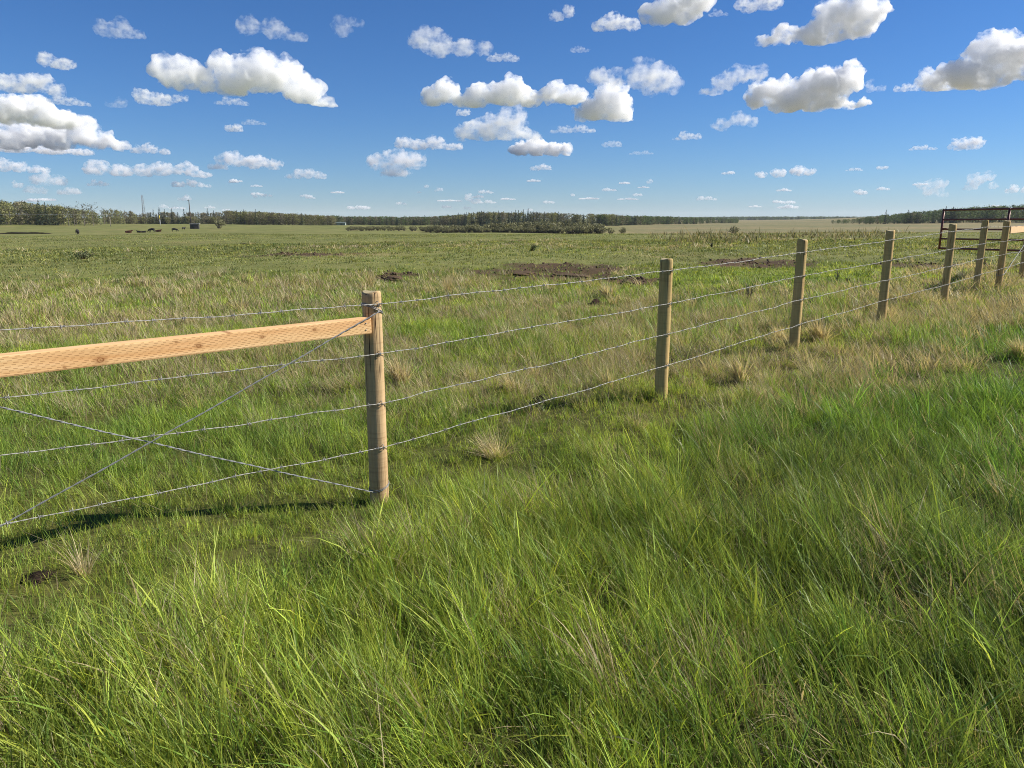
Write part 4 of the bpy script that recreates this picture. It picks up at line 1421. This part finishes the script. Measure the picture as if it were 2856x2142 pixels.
# trees at the gap in the left wood
lone = tree_aspen(301, 12, .3, 120, .6, (.075, .082, .05), .2, .5) + (12,)
for px, ty, lab in [(258, 569, 'tall lone poplar with clear pale trunk at the right end of the left wood'),
                    (234, 567, 'wispy pale poplar second from the right end of the left wood'),
                    (190, 573, 'dark feathery poplar above the right half of the left wood'),
                    (206, 577, 'short twin-topped dark poplar above the right half of the left wood'),
                    (290, 581, 'dark poplar standing at the right side of the gap in the left wood')]:
    own_tree('ASP', px, ty, 455 if px < 270 else 540, lab, 'poplars beside the gap in the left wood', 1.15, lone)
own_tree('ASPG', 278, 602, 470, 'small round dark bush low in the gap of the left wood', None, 1.2, name='round_bush', cat='bush')
for px, ty, D, wf, lab in [(608, 608, 380, 1.2, 'bare grey bush beside the pump hut on its right'),
                           (1005, 633, 340, 1.0, 'small dark willow bush at the far left of the middle wetland'),
                           (1082, 634, 340, .8, 'lone dark willow bush in the pale reeds left of the willow thicket'),
                           (1112, 630, 345, 1.0, 'grey willow bush third from the left in the middle wetland'),
                           (1148, 629, 345, 1.0, 'rounded grey willow bush just left of the willow thicket'),
                           (970, 632, 345, 1.1, 'low grey willow bush nearest the pale barn'),
                           (1703, 634, 320, 1.0, 'small willow bush touching the right end of the willow thicket'),
                           (1737, 632, 318, .8, 'lone round willow bush right of the willow thicket'),
                           (2051, 628, 250, .9, 'lone dark willow bush on the pale hayfield, above the second post')]:
    own_tree('WIL', px, ty, D, lab, 'willow bushes on the flat', wf, cat='bush')

# ------------------------------------------------------------------ masts, poles, hut, barn, cables
def gz_at(px, D):
    x, y = at_dist(px, D); return Vector((x, y, float(height(np.array([x]), np.array([y]))[0])))


M_STEEL = simple_mat('grey_steel', (.20, .22, .24), .6, .3, .2, 1)
M_OLDWOOD = simple_mat('dark_pole_wood', (.075, .06, .05), .9, 0, .3, 2)
M_GREYWOOD = simple_mat('grey_boards', (.055, .05, .047), .9, 0, .45, 2)
M_PALE = simple_mat('pale_concrete', (.42, .42, .42), .85, 0, .15, 2)

b = gz_at(402, 760); H = top_h(396, 545, 760)
mast = empty('lattice_mast', b); tag(mast, 'slim grey lattice mast rising out of the dark wood on the left skyline', 'mast')
wb, wt = 1.5, .7
legs = []
for k in range(3):
    a = k * 2.094 + .3
    legs.append((Vector((math.cos(a) * wb, math.sin(a) * wb, 0)), Vector((math.cos(a) * wt, math.sin(a) * wt, H))))
    mb = MB(); mb.tube(legs[-1], .16, 5); mb.build('leg', M_STEEL, mast)
mb = MB(); nseg = 16
for i in range(nseg):
    for k in range(3):
        p, q = legs[k], legs[(k + 1) % 3]
        mb.tube([p[0].lerp(p[1], i / nseg), q[0].lerp(q[1], (i + 1) / nseg)], .06, 4)
        mb.tube([p[0].lerp(p[1], (i + 1) / nseg), q[0].lerp(q[1], (i + 1) / nseg)], .06, 4)
mb.build('cross_bracing', M_STEEL, mast)

b = gz_at(541, 372)
hut = empty('pump_hut', b, .25); hut.scale = (.84, .84, .9); tag(hut, 'dark boarded pump hut with flat pale roof below the tall dark pole', 'hut')
mb = MB(); mb.box((0, 0, 1.05), (4.3, 3.2, 2.5))
for i in range(11): mb.box((-2.0 + i * .4, -1.63, 1.05), (.3, .05, 2.46))
mb.build('wall', M_GREYWOOD, hut, smooth=False)
mb = MB(); mb.box((0, 0, 2.42), (5.1, 3.9, .24)); mb.build('roof', M_PALE, hut, smooth=False)
mb = MB(); mb.box((.6, -1.67, .95), (.95, .05, 2.0)); mb.build('door', M_OLDWOOD, hut, smooth=False)
mb = MB(); mb.box((-1.2, -1.67, 1.4), (.8, .05, .7)); mb.build('window', simple_mat('dark_glass', (.03, .035, .04), .15, 0, .1, 2, .6), hut, smooth=False)
b = gz_at(531, 376); H = top_h(525, 557, 376)
pole = empty('tall_pole', b); tag(pole, 'tall dark wooden pole standing behind the pump hut', 'pole')
mb = MB(); mb.tube([(0, 0, -.5), (0, 0, H)], [.26, .17], 8); mb.build('shaft', M_OLDWOOD, pole)
mb = MB(); mb.box((-.35, 0, H - .25), (1.1, .14, .16)); mb.build('crossarm', M_OLDWOOD, pole, smooth=False)
mb = MB()
for x in (-.8, .1): mb.tube([(x, 0, H - .17), (x, 0, H + .18)], .07, 6)
mb.build('insulator', M_PALE, pole)

b = gz_at(445, 470); H = top_h(444, 601, 470)
yp = empty('marker_pole', b); tag(yp, 'pale pole with a yellow upper part in front of the dark spruces', 'pole')
mb = MB(); mb.tube([(0, 0, -.4), (0, 0, H * .6)], .2, 7); mb.build('shaft', M_PALE, yp)
mb = MB(); mb.tube([(0, 0, H * .6), (0, 0, H)], .23, 7); mb.build('yellow_sleeve', simple_mat('yellow_sleeve', (.55, .42, .05), .6), yp)
b = gz_at(306, 440); H = top_h(306, 606, 440)
tp = empty('wooden_pole', b); tag(tp, 'short pale wooden pole in front of the thin trees left of the mast', 'pole')
mb = MB(); mb.tube([(0, 0, -.4), (0, 0, H)], [.16, .12], 7); mb.build('shaft', simple_mat('weathered_pole', (.30, .27, .22), .9), tp)
mb = MB(); mb.tube([(0, 0, H), (0, 0, H + .25)], .05, 6); mb.build('insulator', M_PALE, tp)

for (y0, y1, lab) in [(575, 575, 'upper thin pale overhead cable in front of the left wood'), (594, 598, 'lower thin pale overhead cable in front of the left wood')]:
    D = 440
    A = Vector((*at_dist(-300, D), EYE + ray(-300, y0)[2] * D / math.hypot(*ray(-300, y0)[:2]) + .3)); B = Vector((*at_dist(302, D), EYE + ray(302, y1)[2] * D / math.hypot(*ray(302, y1)[:2])))
    pts = [A.lerp(B, t / 20) + Vector((0, 0, -.5 * 4 * (t / 20) * (1 - t / 20))) for t in range(21)]
    mb = MB(); mb.tube([p - A for p in pts], .022, 5); o = mb.build('overhead_cable', M_PALE); o.location = A
    tag(o, lab, 'cable', 'overhead cables on the left')

b = gz_at(938, 600)
barn = empty('pale_barn', b, .1); barn.scale = (1, 1, .75); tag(barn, 'long low pale barn at the foot of the far wood, left of the wetland', 'barn')
mb = MB(); mb.box((0, 0, 1.1), (13.5, 7, 2.6)); mb.build('wall', simple_mat('pale_cladding', (.22, .27, .25), .8, 0, .15, 1), barn, smooth=False)
mb = MB(); mb.add([(-7, -3.8, 2.35), (7, -3.8, 2.35), (7, 0, 3.4), (-7, 0, 3.4), (7, 3.8, 2.35), (-7, 3.8, 2.35)], [(0, 1, 2, 3), (3, 2, 4, 5), (0, 3, 5), (1, 4, 2)])
mb.build('roof', simple_mat('grey_green_roof', (.09, .115, .10), .7, 0, .15, 1), barn, smooth=False)
for x in (-4, 0, 4):
    mb = MB(); mb.box((x, -3.53, 1.0), (1.6, .06, 1.9)); mb.build('door', simple_mat('barn_door', (.10, .13, .12), .8), barn, smooth=False)

# ------------------------------------------------------------------ cattle
def cow_mesh(name, graze, lying, seed):
    """a continuous skinned body: facing +X"""
    P_ = []; E = []; Rr = []

    def add(p, r, parent=None):
        P_.append(p); Rr.append(r)
        if parent is not None: E.append((parent, len(P_) - 1))
        return len(P_) - 1
    dz = -.55 if lying else 0
    hip = add((-.75, 0, 1.12 + dz), (.30, .33)); mid = add((-.1, 0, 1.05 + dz), (.36, .42), hip); sh = add((.55, 0, 1.10 + dz), (.30, .38), mid)
    rump = add((-1.0, 0, 1.12 + dz), (.22, .22), hip)
    t1 = add((-1.12, 0, 1.05 + dz), (.06, .06), rump); t2 = add((-1.16, 0, .72 + dz), (.035, .035), t1); t3 = add((-1.17, 0, .42 + dz), (.05, .05), t2)
    if graze:
        nk = add((.95, 0, .86 + dz), (.17, .22), sh); hd = add((1.22, 0, .46), (.13, .15), nk); mz = add((1.40, 0, .16), (.09, .09), hd)
    else:
        nk = add((.92, 0, 1.32 + dz), (.17, .22), sh); hd = add((1.22, 0, 1.46 + dz), (.14, .15), nk); mz = add((1.52, 0, 1.30 + dz), (.09, .10), hd)
    for s in (1, -1): add((P_[hd][0] - .08, s * .24, P_[hd][2] + .06), (.045, .03), hd)
    for s in (1, -1):
        if lying:
            k = add((.55, s * .30, .25), (.12, .12), sh); add((.95, s * .32, .12), (.07, .07), k)
            k = add((-.75, s * .33, .26), (.17, .17), hip); add((-.30, s * .42, .12), (.08, .08), k)
        else:
            k = add((.58 + s * .05, s * .20, .66), (.11, .11), sh); c = add((.56 + s * .08, s * .20, .34), (.065, .065), k); add((.58 + s * .08, s * .20, .03), (.06, .06), c)
            k = add((-.72, s * .22, .76), (.15, .14), hip); c = add((-.92 - s * .05, s * .21, .46), (.07, .07), k); add((-.84 - s * .05, s * .21, .03), (.06, .06), c)
    me = bpy.data.meshes.new(name); me.from_pydata(P_, E, []); me.update()
    o = bpy.data.objects.new(name, me); COL.objects.link(o)
    md = o.modifiers.new('skin', 'SKIN'); md.use_smooth_shade = True
    for i, v in enumerate(me.skin_vertices[0].data): v.radius = Rr[i]; v.use_root = (i == 0)
    o.modifiers.new('sub', 'SUBSURF').levels = 2; o.modifiers['sub'].render_levels = 2
    dg = bpy.context.evaluated_depsgraph_get(); dg.update()
    me2 = bpy.data.meshes.new_from_object(o.evaluated_get(dg)); bpy.data.objects.remove(o)
    return me2


COWS = [cow_mesh('cow', True, False, 1), cow_mesh('cow', False, False, 2), cow_mesh('cow', False, True, 3)]
M_BLACKHIDE = simple_mat('black_hide', (.016, .014, .014), .7, 0, .3, 2)
M_REDHIDE = simple_mat('red_brown_hide', (.10, .034, .017), .7, 0, .3, 2)
M_DKHIDE = simple_mat('dark_brown_hide', (.035, .024, .018), .7, 0, .3, 2)
for px, py, typ, rz, s, m_, lab in [
        (217, 654, 0, 1.9, 1.10, M_BLACKHIDE, 'black cow standing alone on the far left pasture'),
        (359, 650, 2, .1, 1.05, M_REDHIDE, 'red-brown cow lying down, leftmost of the herd'),
        (388, 649, 2, 2.9, .85, M_DKHIDE, 'dark cow lying just right of the red-brown cow'),
        (401, 649, 2, .2, .75, M_BLACKHIDE, 'small black calf lying in the middle of the herd'),
        (423, 648, 0, 3.0, 1.15, M_BLACKHIDE, 'large black cow grazing, its rump against a brown cow'),
        (442, 647, 2, .0, 1.0, M_REDHIDE, 'brown cow lying right behind the large black cow'),
        (488, 646, 0, .1, 1.0, M_BLACKHIDE, 'black cow standing between the herd and the pump hut'),
        (513, 641, 1, 1.2, .85, M_BLACKHIDE, 'dark calf standing at the left side of the pump hut')]:
    g = ground_at(px, py, height)
    me = COWS[typ].copy(); me.materials.clear(); me.materials.append(m_)
    o = link_mesh('cow' if 'calf' not in lab else 'calf', me); o.location = (g[0], g[1], g[2] - .04); o.rotation_euler = (0, 0, rz); o.scale = (s, s, s)
    tag(o, lab, 'cow' if 'calf' not in lab else 'calf', 'cattle on the far pasture')


# ------------------------------------------------------------------ far hills and the air
def far_hills():
    a = np.radians(np.linspace(8, 40, 240)); V = []; C = []
    for r, k in ((3300, 0.), (3420, .55), (3650, 1.), (4300, .9), (5200, 0.)):
        px = CX + FPX * np.tan(a) / CP
        top = np.interp(px, [1800, 1960, 2100, 2250, 2420, 2600, 3200], [609.5, 606, 604.5, 605, 604, 602, 600])
        hgt = EYE + (608 - top) / FPX * 3650 + 5
        n = (fbm(a * 160, a * 0 + r * .001, 31, 4) - .5) * 7 + (fbm(a * 900, a * 0 + r, 32, 2) - .5) * 5
        z = -9 + k * (hgt + 4 + n)
        V.append(np.column_stack([r * np.sin(a), r * np.cos(a), z]))
    V = np.concatenate(V); n = 240
    i = np.arange(4)[:, None] * n; j = np.arange(n - 1)[None]
    F = np.stack([i + j, i + j + 1, i + n + j + 1, i + n + j], -1).reshape(-1, 4)
    me = np_mesh('hills', V, [F])
    m, nt, out = new_mat('wooded_hills')
    p = N(nt, 'ShaderNodeBsdfPrincipled', _Roughness=.95); p.inputs['Specular IOR Level'].default_value = .05
    f = noise_n(nt, coords(nt, (1, 1, 3)), .035, 6, .7)
    nt.links.new(ramp(nt, f, [(.3, (.030, .044, .024)), (.7, (.085, .105, .05))]), p.inputs['Base Color'])
    nt.links.new(p.outputs[0], out.inputs[0])
    o = link_mesh('hills', me, m, smooth=False); o['kind'] = 'structure'


far_hills()
mb = MB(); mb.box((0, 0, 36), (23000, 23000, 98))
m, nt, out = new_mat('air')
v = N(nt, 'ShaderNodeVolumePrincipled', _Density=1 / 19000., _Anisotropy=.0)
v.inputs['Color'].default_value = (.80, .90, 1., 1)
nt.links.new(v.outputs[0], out.inputs['Volume'])
hz = mb.build('haze', m, smooth=False); hz['kind'] = 'stuff'; hz.display_type = 'WIRE'


# ------------------------------------------------------------------ clouds: real drifting cumulus, kilometres away, filled with mist
def cloud_mat(name, dens, H, thin):
    """mist whose density is broken up by billowing noise; thin clouds are more torn"""
    m, nt, out = new_mat(name)
    v = N(nt, 'ShaderNodeVolumePrincipled', _Anisotropy=.1)
    v.inputs['Color'].default_value = (.994, .994, .996, 1)
    f = noise_n(nt, coords(nt, (1, 1, 1.25)), (2.6 if thin else 2.4) / H, 8.0, .68)
    lo = .44 if thin else .40
    mr = N(nt, 'ShaderNodeMapRange'); mr.inputs['From Min'].default_value = lo; mr.inputs['From Max'].default_value = lo + (.24 if thin else .34)
    mr.inputs['To Min'].default_value = 0.; mr.inputs['To Max'].default_value = dens * (1.7 if thin else 3.4)
    nt.links.new(f, mr.inputs['Value']); nt.links.new(mr.outputs[0], v.inputs['Density'])
    nt.links.new(v.outputs[0], out.inputs['Volume'])
    return m


def cloud(name, label, lobes, tau, seed, group=None, fine=1.0, dist=None):
    """lobes: (px, py, rx, ry) in photograph pixels; base flattened; tau: opacity across the thin way"""
    lb = np.array(lobes, float)
    x0, x1 = (lb[:, 0] - lb[:, 2]).min(), (lb[:, 0] + lb[:, 2]).max()
    y0, y1 = (lb[:, 1] - lb[:, 3]).min(), (lb[:, 1] + lb[:, 3]).max()
    px, py = (x0 + x1) / 2, (y0 + y1) / 2
    d = ray(px, py); d = d / np.linalg.norm(d)
    D = dist or float(np.clip(1150 / max(d[2], .02), 3000, 21000))
    c = Vector(d * D)
    fwd = Vector((d[0], d[1], 0)).normalized(); right = Vector((fwd.y, -fwd.x, 0)); up = Vector((0, 0, 1))
    f_cam = d[1] * CP - d[2] * SP
    s = D * f_cam / FPX                      # metres per photograph pixel
    rnd = random.Random(seed)
    bm = bmesh.new()
    base = max(y1 - .10 * (y1 - y0), 0)
    mn = 1e9

    def ball(cx, cy, cz, rx, rz, ry, sub):
        M = Matrix.Translation(right * cx + fwd * cz + up * cy) @ Matrix((right, fwd, up)).transposed().to_4x4() @ Matrix.Diagonal((rx, rz, ry, 1))
        bmesh.ops.create_icosphere(bm, subdivisions=sub, radius=1, matrix=M)
    for (lx_, ly_, rx, ry) in lobes:
        X, Y = (lx_ - px) * s, (py - ly_) * s
        RX, RY = rx * s, ry * s; RZ = .55 * RX + .35 * RY
        mn = min(mn, RY)
        ball(X, Y, rnd.uniform(-.2, .2) * RZ, RX * .76, RZ * .78, RY * .74, 3)
        for k in range(int(16 * fine)):
            a = rnd.uniform(-.5, PI + .5); e = rnd.uniform(-1.2, 1.2)
            q = rnd.uniform(.56, .82)
            r = min(RX, RY) * rnd.uniform(.22, .42)
            ball(X + RX * q * math.cos(a) * math.cos(e), Y + RY * q * math.sin(a) * math.cos(e), RZ * q * math.sin(e), r * 1.15, r * 1.1, r, 2)
    me = bpy.data.meshes.new(name); bm.to_mesh(me); bm.free()
    o = bpy.data.objects.new(name, me); COL.objects.link(o)
    md = o.modifiers.new('r', 'REMESH'); md.mode = 'VOXEL'
    H = (y1 - y0) * s
    md.voxel_size = max(min(mn / 9, H / 24), (x1 - x0) * s / 130)
    md_voxel = md.voxel_size
    dg = bpy.context.evaluated_depsgraph_get(); dg.update()
    me2 = bpy.data.meshes.new_from_object(o.evaluated_get(dg)); bpy.data.objects.remove(o)
    n = len(me2.vertices)
    V = np.empty(n * 3); me2.vertices.foreach_get('co', V); V = V.reshape(-1, 3)
    Nn = np.empty(n * 3); me2.vertices.foreach_get('normal', Nn); Nn = Nn.reshape(-1, 3)
    L = H * .42
    disp = 0
    for k, amp in ((1.0, .11), (2.3, .08), (4.9, .06), (9.7, .042)):
        nz = vnoise3(V / L * k + seed * 3.7, seed)
        disp = disp + amp * (1 - 2 * np.abs(nz * 2 - 1)) if k > 1 else disp + amp * (nz * 2 - 1)
    V = V + Nn * (disp * H)[:, None]
    zb = (py - base) * s
    low = V[:, 2] < zb
    wob = (vnoise3(V / L * 1.3 + 50, seed + 9) - .5) * H * .10
    V[:, 2] = np.where(low, zb + (V[:, 2] - zb) * .3 + wob, V[:, 2])
    me2.vertices.foreach_set('co', np.ascontiguousarray(V, dtype=np.float32).ravel()); me2.update()
    # a second remesh removes the places where the billows fold through each other
    vs = md_voxel * .8
    o = bpy.data.objects.new(name, me2); COL.objects.link(o)
    md = o.modifiers.new('r', 'REMESH'); md.mode = 'VOXEL'; md.voxel_size = vs
    dg = bpy.context.evaluated_depsgraph_get(); dg.update()
    me3 = bpy.data.meshes.new_from_object(o.evaluated_get(dg)); bpy.data.objects.remove(o); bpy.data.meshes.remove(me2); me2 = me3
    me2.materials.clear()
    me2.name = name
    o = link_mesh(name, me2, cloud_mat('cloud_mist', tau / max(H * .5, 1.), H, tau < 1.9))
    o.location = c + Vector((0, 0, EYE))
    tag(o, label, 'cloud', group)
    return o


def auto_lobes(x0, y0, x1, y1, seed, n=None, up=.75):
    rnd = random.Random(seed); w_, h_ = x1 - x0, y1 - y0
    n = n or max(2, min(7, int(round(w_ / h_ * 1.4))))
    out = []
    for i in range(n):
        t = (i + .5) / n + rnd.uniform(-.25, .25) / n
        k = math.sin(PI * min(max(t, .04), .96)) ** .5
        ry = h_ * .5 * (k * rnd.uniform(.62, 1.0)); rx = max(w_ / n * rnd.uniform(.62, .85), ry * .8)
        out.append((min(max(x0 + t * w_, x0 + rx * .8), x1 - rx * .8), y1 - ry * .95, rx, ry))
    return out


CLOUDS = [
    # lobes (or bounding box), opacity, label
    ('pale grey smudge of cloud high at the upper left, alone in deep blue', (277, 46, 402, 110), 1.1),
    ('thin grey cloud trailing to its lower right, near the top left of centre', [(700, 78, 40, 24), (765, 80, 40, 26), (825, 102, 40, 12)], .9),
    ('small upright grey wisp near the top, left of centre', [(952, 75, 24, 32), (985, 62, 26, 8)], .8),
    ('small white cloud with a left hump, above the big stack at the left edge', [(135, 168, 22, 20), (172, 180, 44, 16)], 2.2),
    ('rounded grey-white cloud cut by the left edge, above the big stack', [(40, 240, 60, 28), (95, 228, 52, 30), (140, 252, 30, 18)], 3),
    ('thin grey cloud tail just below the rounded cloud at the left edge', (120, 255, 240, 294), 1.2),
    ('large billowing cloud at the left edge, upper half of the big stack', [(20, 312, 60, 36), (95, 312, 66, 40), (160, 325, 50, 30), (-70, 312, 80, 44)], 6),
    ('flat-based cloud with stepped right side, lower half of the big stack at left', [(50, 385, 60, 34), (130, 380, 70, 30), (215, 355, 40, 40), (260, 380, 52, 28), (305, 395, 30, 16), (-60, 390, 80, 40)], 6),
    ('long flat grey-white layer under the big stack at the left edge', [(40, 415, 60, 14), (130, 415, 70, 14), (205, 418, 45, 11), (-60, 415, 70, 14)], 3),
    ('low cloud with bright left tip at the left edge, under the big stack', (-60, 440, 130, 482), 3),
    ('big white dome-shaped cloud left of centre with a long right tail', [(520, 212, 62, 38), (640, 215, 62, 50), (720, 205, 75, 48), (790, 200, 62, 46), (840, 245, 60, 36), (895, 278, 45, 18), (580, 235, 40, 26)], 5),
    ('ragged grey scrap under the big white dome-shaped cloud', (600, 258, 690, 294), 1.0),
    ('small white cloud with frayed right end below the left lobe of the dome-shaped cloud', [(400, 272, 28, 22), (440, 278, 46, 19), (500, 272, 24, 9)], 2.2),
    ('faint shred of cloud left of the small frayed white cloud', (300, 258, 352, 302), .5),
    ('little round white puff left of centre, level with the big stack', (630, 338, 674, 369), 2.5),
    ('thin flat veil just right of the little round puff', (676, 330, 742, 349), .7),
    ('small bright flat-based cloud right of the lower stack at the left', (372, 398, 468, 430), 2.5),
    ('long low row of joined white humps left of centre above the horizon', [(285, 472, 34, 22), (345, 480, 40, 16), (400, 476, 34, 18), (455, 472, 40, 20), (510, 470, 34, 20), (555, 485, 34, 10)], 3.2),
    ('bright small cloud tucked under the right end of the long row', (478, 495, 586, 523), 2.6),
    ('tiny white cloud tucked under the left end of the long row', (246, 500, 300, 520), 2),
    ('smooth bright flat-based cloud right of the long row', [(650, 445, 44, 20), (710, 452, 52, 17), (755, 457, 30, 13), (612, 468, 30, 9)], 3.2),
    ('small white cloud trailing left, left of the two-tier cloud', (798, 466, 916, 500), 2),
    ('wide low two-layered cloud near the left horizon', [(140, 503, 56, 13), (110, 530, 36, 12), (190, 535, 44, 10)], 2.4),
    ('small upright white puff near the left edge low over the horizon', (34, 498, 62, 525), 2),
    ('small pinkish-white puff right above the tall dark pole', (500, 540, 528, 560), 2.2),
    ('large grey wedge-shaped cloud near the top, left of centre', [(1175, 115, 44, 32), (1225, 128, 52, 38), (1290, 135, 44, 26), (1345, 135, 26, 22)], 1.9),
    ('small grey flake below the right end of the grey wedge-shaped cloud', (1350, 140, 1446, 174), 1.3),
    ('small white tuft near the top, just right of centre', [(1555, 45, 22, 14), (1585, 32, 16, 20)], 1.6),
    ('white arched cloud near the top right of centre', [(1680, 70, 28, 16), (1715, 60, 34, 24), (1760, 72, 24, 18)], 2.6),
    ('thick white cloud cut by the top edge, right of centre', [(1840, 35, 44, 40), (1900, 20, 60, 50), (1945, 5, 40, 36)], 4),
    ('faint curled shred above the long three-humped cloud', (1590, 125, 1645, 147), .6),
    ('long three-humped white cloud in the middle of the sky', [(1210, 272, 40, 24), (1245, 255, 46, 34), (1340, 265, 44, 30), (1410, 262, 60, 40), (1470, 275, 40, 26), (1545, 262, 40, 30), (1605, 268, 30, 20), (1300, 285, 50, 16)], 4.5),
    ('small puff hanging below the left part of the three-humped cloud', (1272, 296, 1312, 324), 1.6),
    ('broken white cloud with a thin left end, above the pyramid-shaped cloud', [(1690, 215, 60, 20), (1790, 215, 46, 38), (1840, 225, 50, 40), (1815, 262, 26, 14)], 2.4),
    ('pyramid-shaped bright white cloud right of the three-humped cloud', [(1705, 262, 30, 30), (1725, 290, 34, 30), (1670, 300, 52, 32), (1630, 320, 40, 20), (1725, 322, 34, 18)], 5),
    ('thin streak of cloud below the pyramid-shaped cloud', (1535, 342, 1660, 372), 1.1),
    ('broad grey-white cloud below the three-humped cloud, with small cap', [(1300, 370, 42, 26), (1365, 358, 56, 34), (1430, 366, 56, 30), (1480, 380, 32, 15), (1430, 322, 42, 18)], 3.6),
    ('low white ridge-shaped cloud with two points, lower centre of the sky', [(1125, 400, 28, 18), (1165, 405, 34, 16), (1212, 398, 32, 20), (1265, 410, 30, 11)], 3),
    ('white layered cloud with a dark band, lowest of the big ones at centre', [(1060, 455, 40, 18), (1110, 445, 52, 24), (1160, 450, 28, 24), (1105, 482, 56, 12)], 3.4),
    ('bright flat-based cloud with a right knob, below the middle of the sky', [(1450, 415, 34, 20), (1495, 412, 44, 26), (1545, 418, 30, 20), (1580, 418, 18, 20)], 4),
    ('small white triangle of cloud below the bright flat-based one', (1479, 453, 1538, 476), 2.2),
    ('small veil of cloud right of the bright flat-based one', (1680, 383, 1735, 411), .9),
    ('pair of faint streaks right of the small veil', (1755, 415, 1822, 432), .6),
    ('grey-white scrap cut by the top edge, right of centre', [(2090, 12, 36, 22), (2140, 10, 36, 26)], 2),
    ('huge grey-white cloud with a long left tail near the top right', [(2330, 50, 60, 46), (2390, 60, 60, 56), (2290, 82, 50, 26), (2200, 88, 50, 18), (2140, 102, 30, 14), (2300, 105, 50, 18), (2450, 40, 30, 14)], 4.5),
    ('thin hooked shred between the top scraps right of centre', (1975, 25, 2030, 46), .6),
    ('torn white cloud left of the brightest cloud on the right', [(2020, 225, 40, 22), (2060, 212, 40, 18), (2110, 212, 26, 20), (1985, 255, 40, 9)], 2),
    ('brightest white cloud with a small right hook, right of centre', [(2120, 258, 40, 30), (2170, 252, 46, 36), (2230, 258, 50, 36), (2300, 240, 60, 46), (2350, 232, 34, 40), (2290, 292, 70, 24), (2370, 302, 32, 9), (2398, 292, 14, 12), (2200, 288, 40, 20)], 7),
    ('small broken wisp right of the brightest cloud', [(2428, 240, 10, 18), (2458, 248, 18, 9)], .9),
    ('small pinkish wisp left of the great domed cloud at the right', (2490, 226, 2560, 257), 1.4),
    ('great domed white cloud at the right edge, tallest on the right', [(2640, 205, 60, 34), (2710, 205, 60, 44), (2770, 150, 60, 48), (2800, 185, 56, 50), (2740, 225, 70, 28), (2840, 170, 34, 40)], 7),
    ('thin ragged cloud below the torn white cloud', [(2015, 348, 30, 18), (2060, 335, 34, 20), (2098, 342, 18, 14)], 1.3),
    ('small flat white cloud below the thin ragged one', (1875, 364, 1954, 391), 1.6),
    ('small flat bar of cloud left of the oval one at the right', (2540, 403, 2610, 419), 1.8),
    ('white oval cloud at the right, above the gate', [(2680, 402, 28, 16), (2710, 402, 32, 20)], 3.2),
    ('tiny flat cloud left of the three-lobed low cloud', (2012, 471, 2050, 487), 2),
    ('low white cloud of three lobes over the second and third posts', [(2130, 487, 20, 10), (2172, 482, 24, 13), (2225, 478, 26, 14), (2255, 482, 18, 9)], 3),
    ('thin flat bar right of the three-lobed low cloud', (2360, 466, 2406, 477), 1.5),
    ('tiny puff above and right of the thin flat bar', (2445, 459, 2476, 473), 1.8),
    ('compact egg-shaped white puff low over the fourth post', (2385, 518, 2418, 544), 3),
    ('small flat white cloud low over the hayfield, left of the second post', (1943, 543, 2000, 559), 2),
    ('ragged pile of small clouds left above the gate', [(2580, 518, 24, 12), (2610, 512, 24, 12), (2600, 535, 28, 10), (2630, 545, 14, 8)], 2),
    ('taller ragged pile of small clouds directly above the gate', [(2725, 500, 22, 16), (2755, 493, 20, 10), (2710, 520, 20, 12), (2765, 520, 14, 8)], 2.2),
    ('white cloud cut by the right edge, low above the gate', (2808, 512, 2880, 540), 2.4),
    ('small bright cloud above centre of the willow thicket, left one', [(1310, 552, 14, 9), (1328, 562, 18, 8)], 2.2),
    ('small flat cloud just above the left one over the willow thicket', (1333, 526, 1376, 540), 1.8),
]
for i, (lab, geo, tau) in enumerate(CLOUDS):
    lob = geo if isinstance(geo, list) else auto_lobes(*geo, 500 + i)
    cloud('cloud', lab, lob, tau * .5, 300 + i, 'fair-weather clouds', 1.0 if tau > 3 else .75)
rnd = random.Random(77)
for i in range(46):
    cxp = rnd.uniform(60, 2800) if i > 22 else rnd.uniform(620, 1900)
    cyp = rnd.uniform(545, 592) if rnd.random() < .7 else rnd.uniform(500, 545)
    ww = rnd.uniform(16, 62) * (1.2 if cyp > 555 else .7); hh = rnd.uniform(6, 15)
    cloud('cloud', 'tiny flat white fleck of cloud in the scattered row low over the horizon', auto_lobes(cxp - ww / 2, cyp - hh, cxp + ww / 2, cyp, 900 + i, 3),
          rnd.uniform(.7, 1.5), 400 + i, 'tiny clouds low over the horizon', .5)
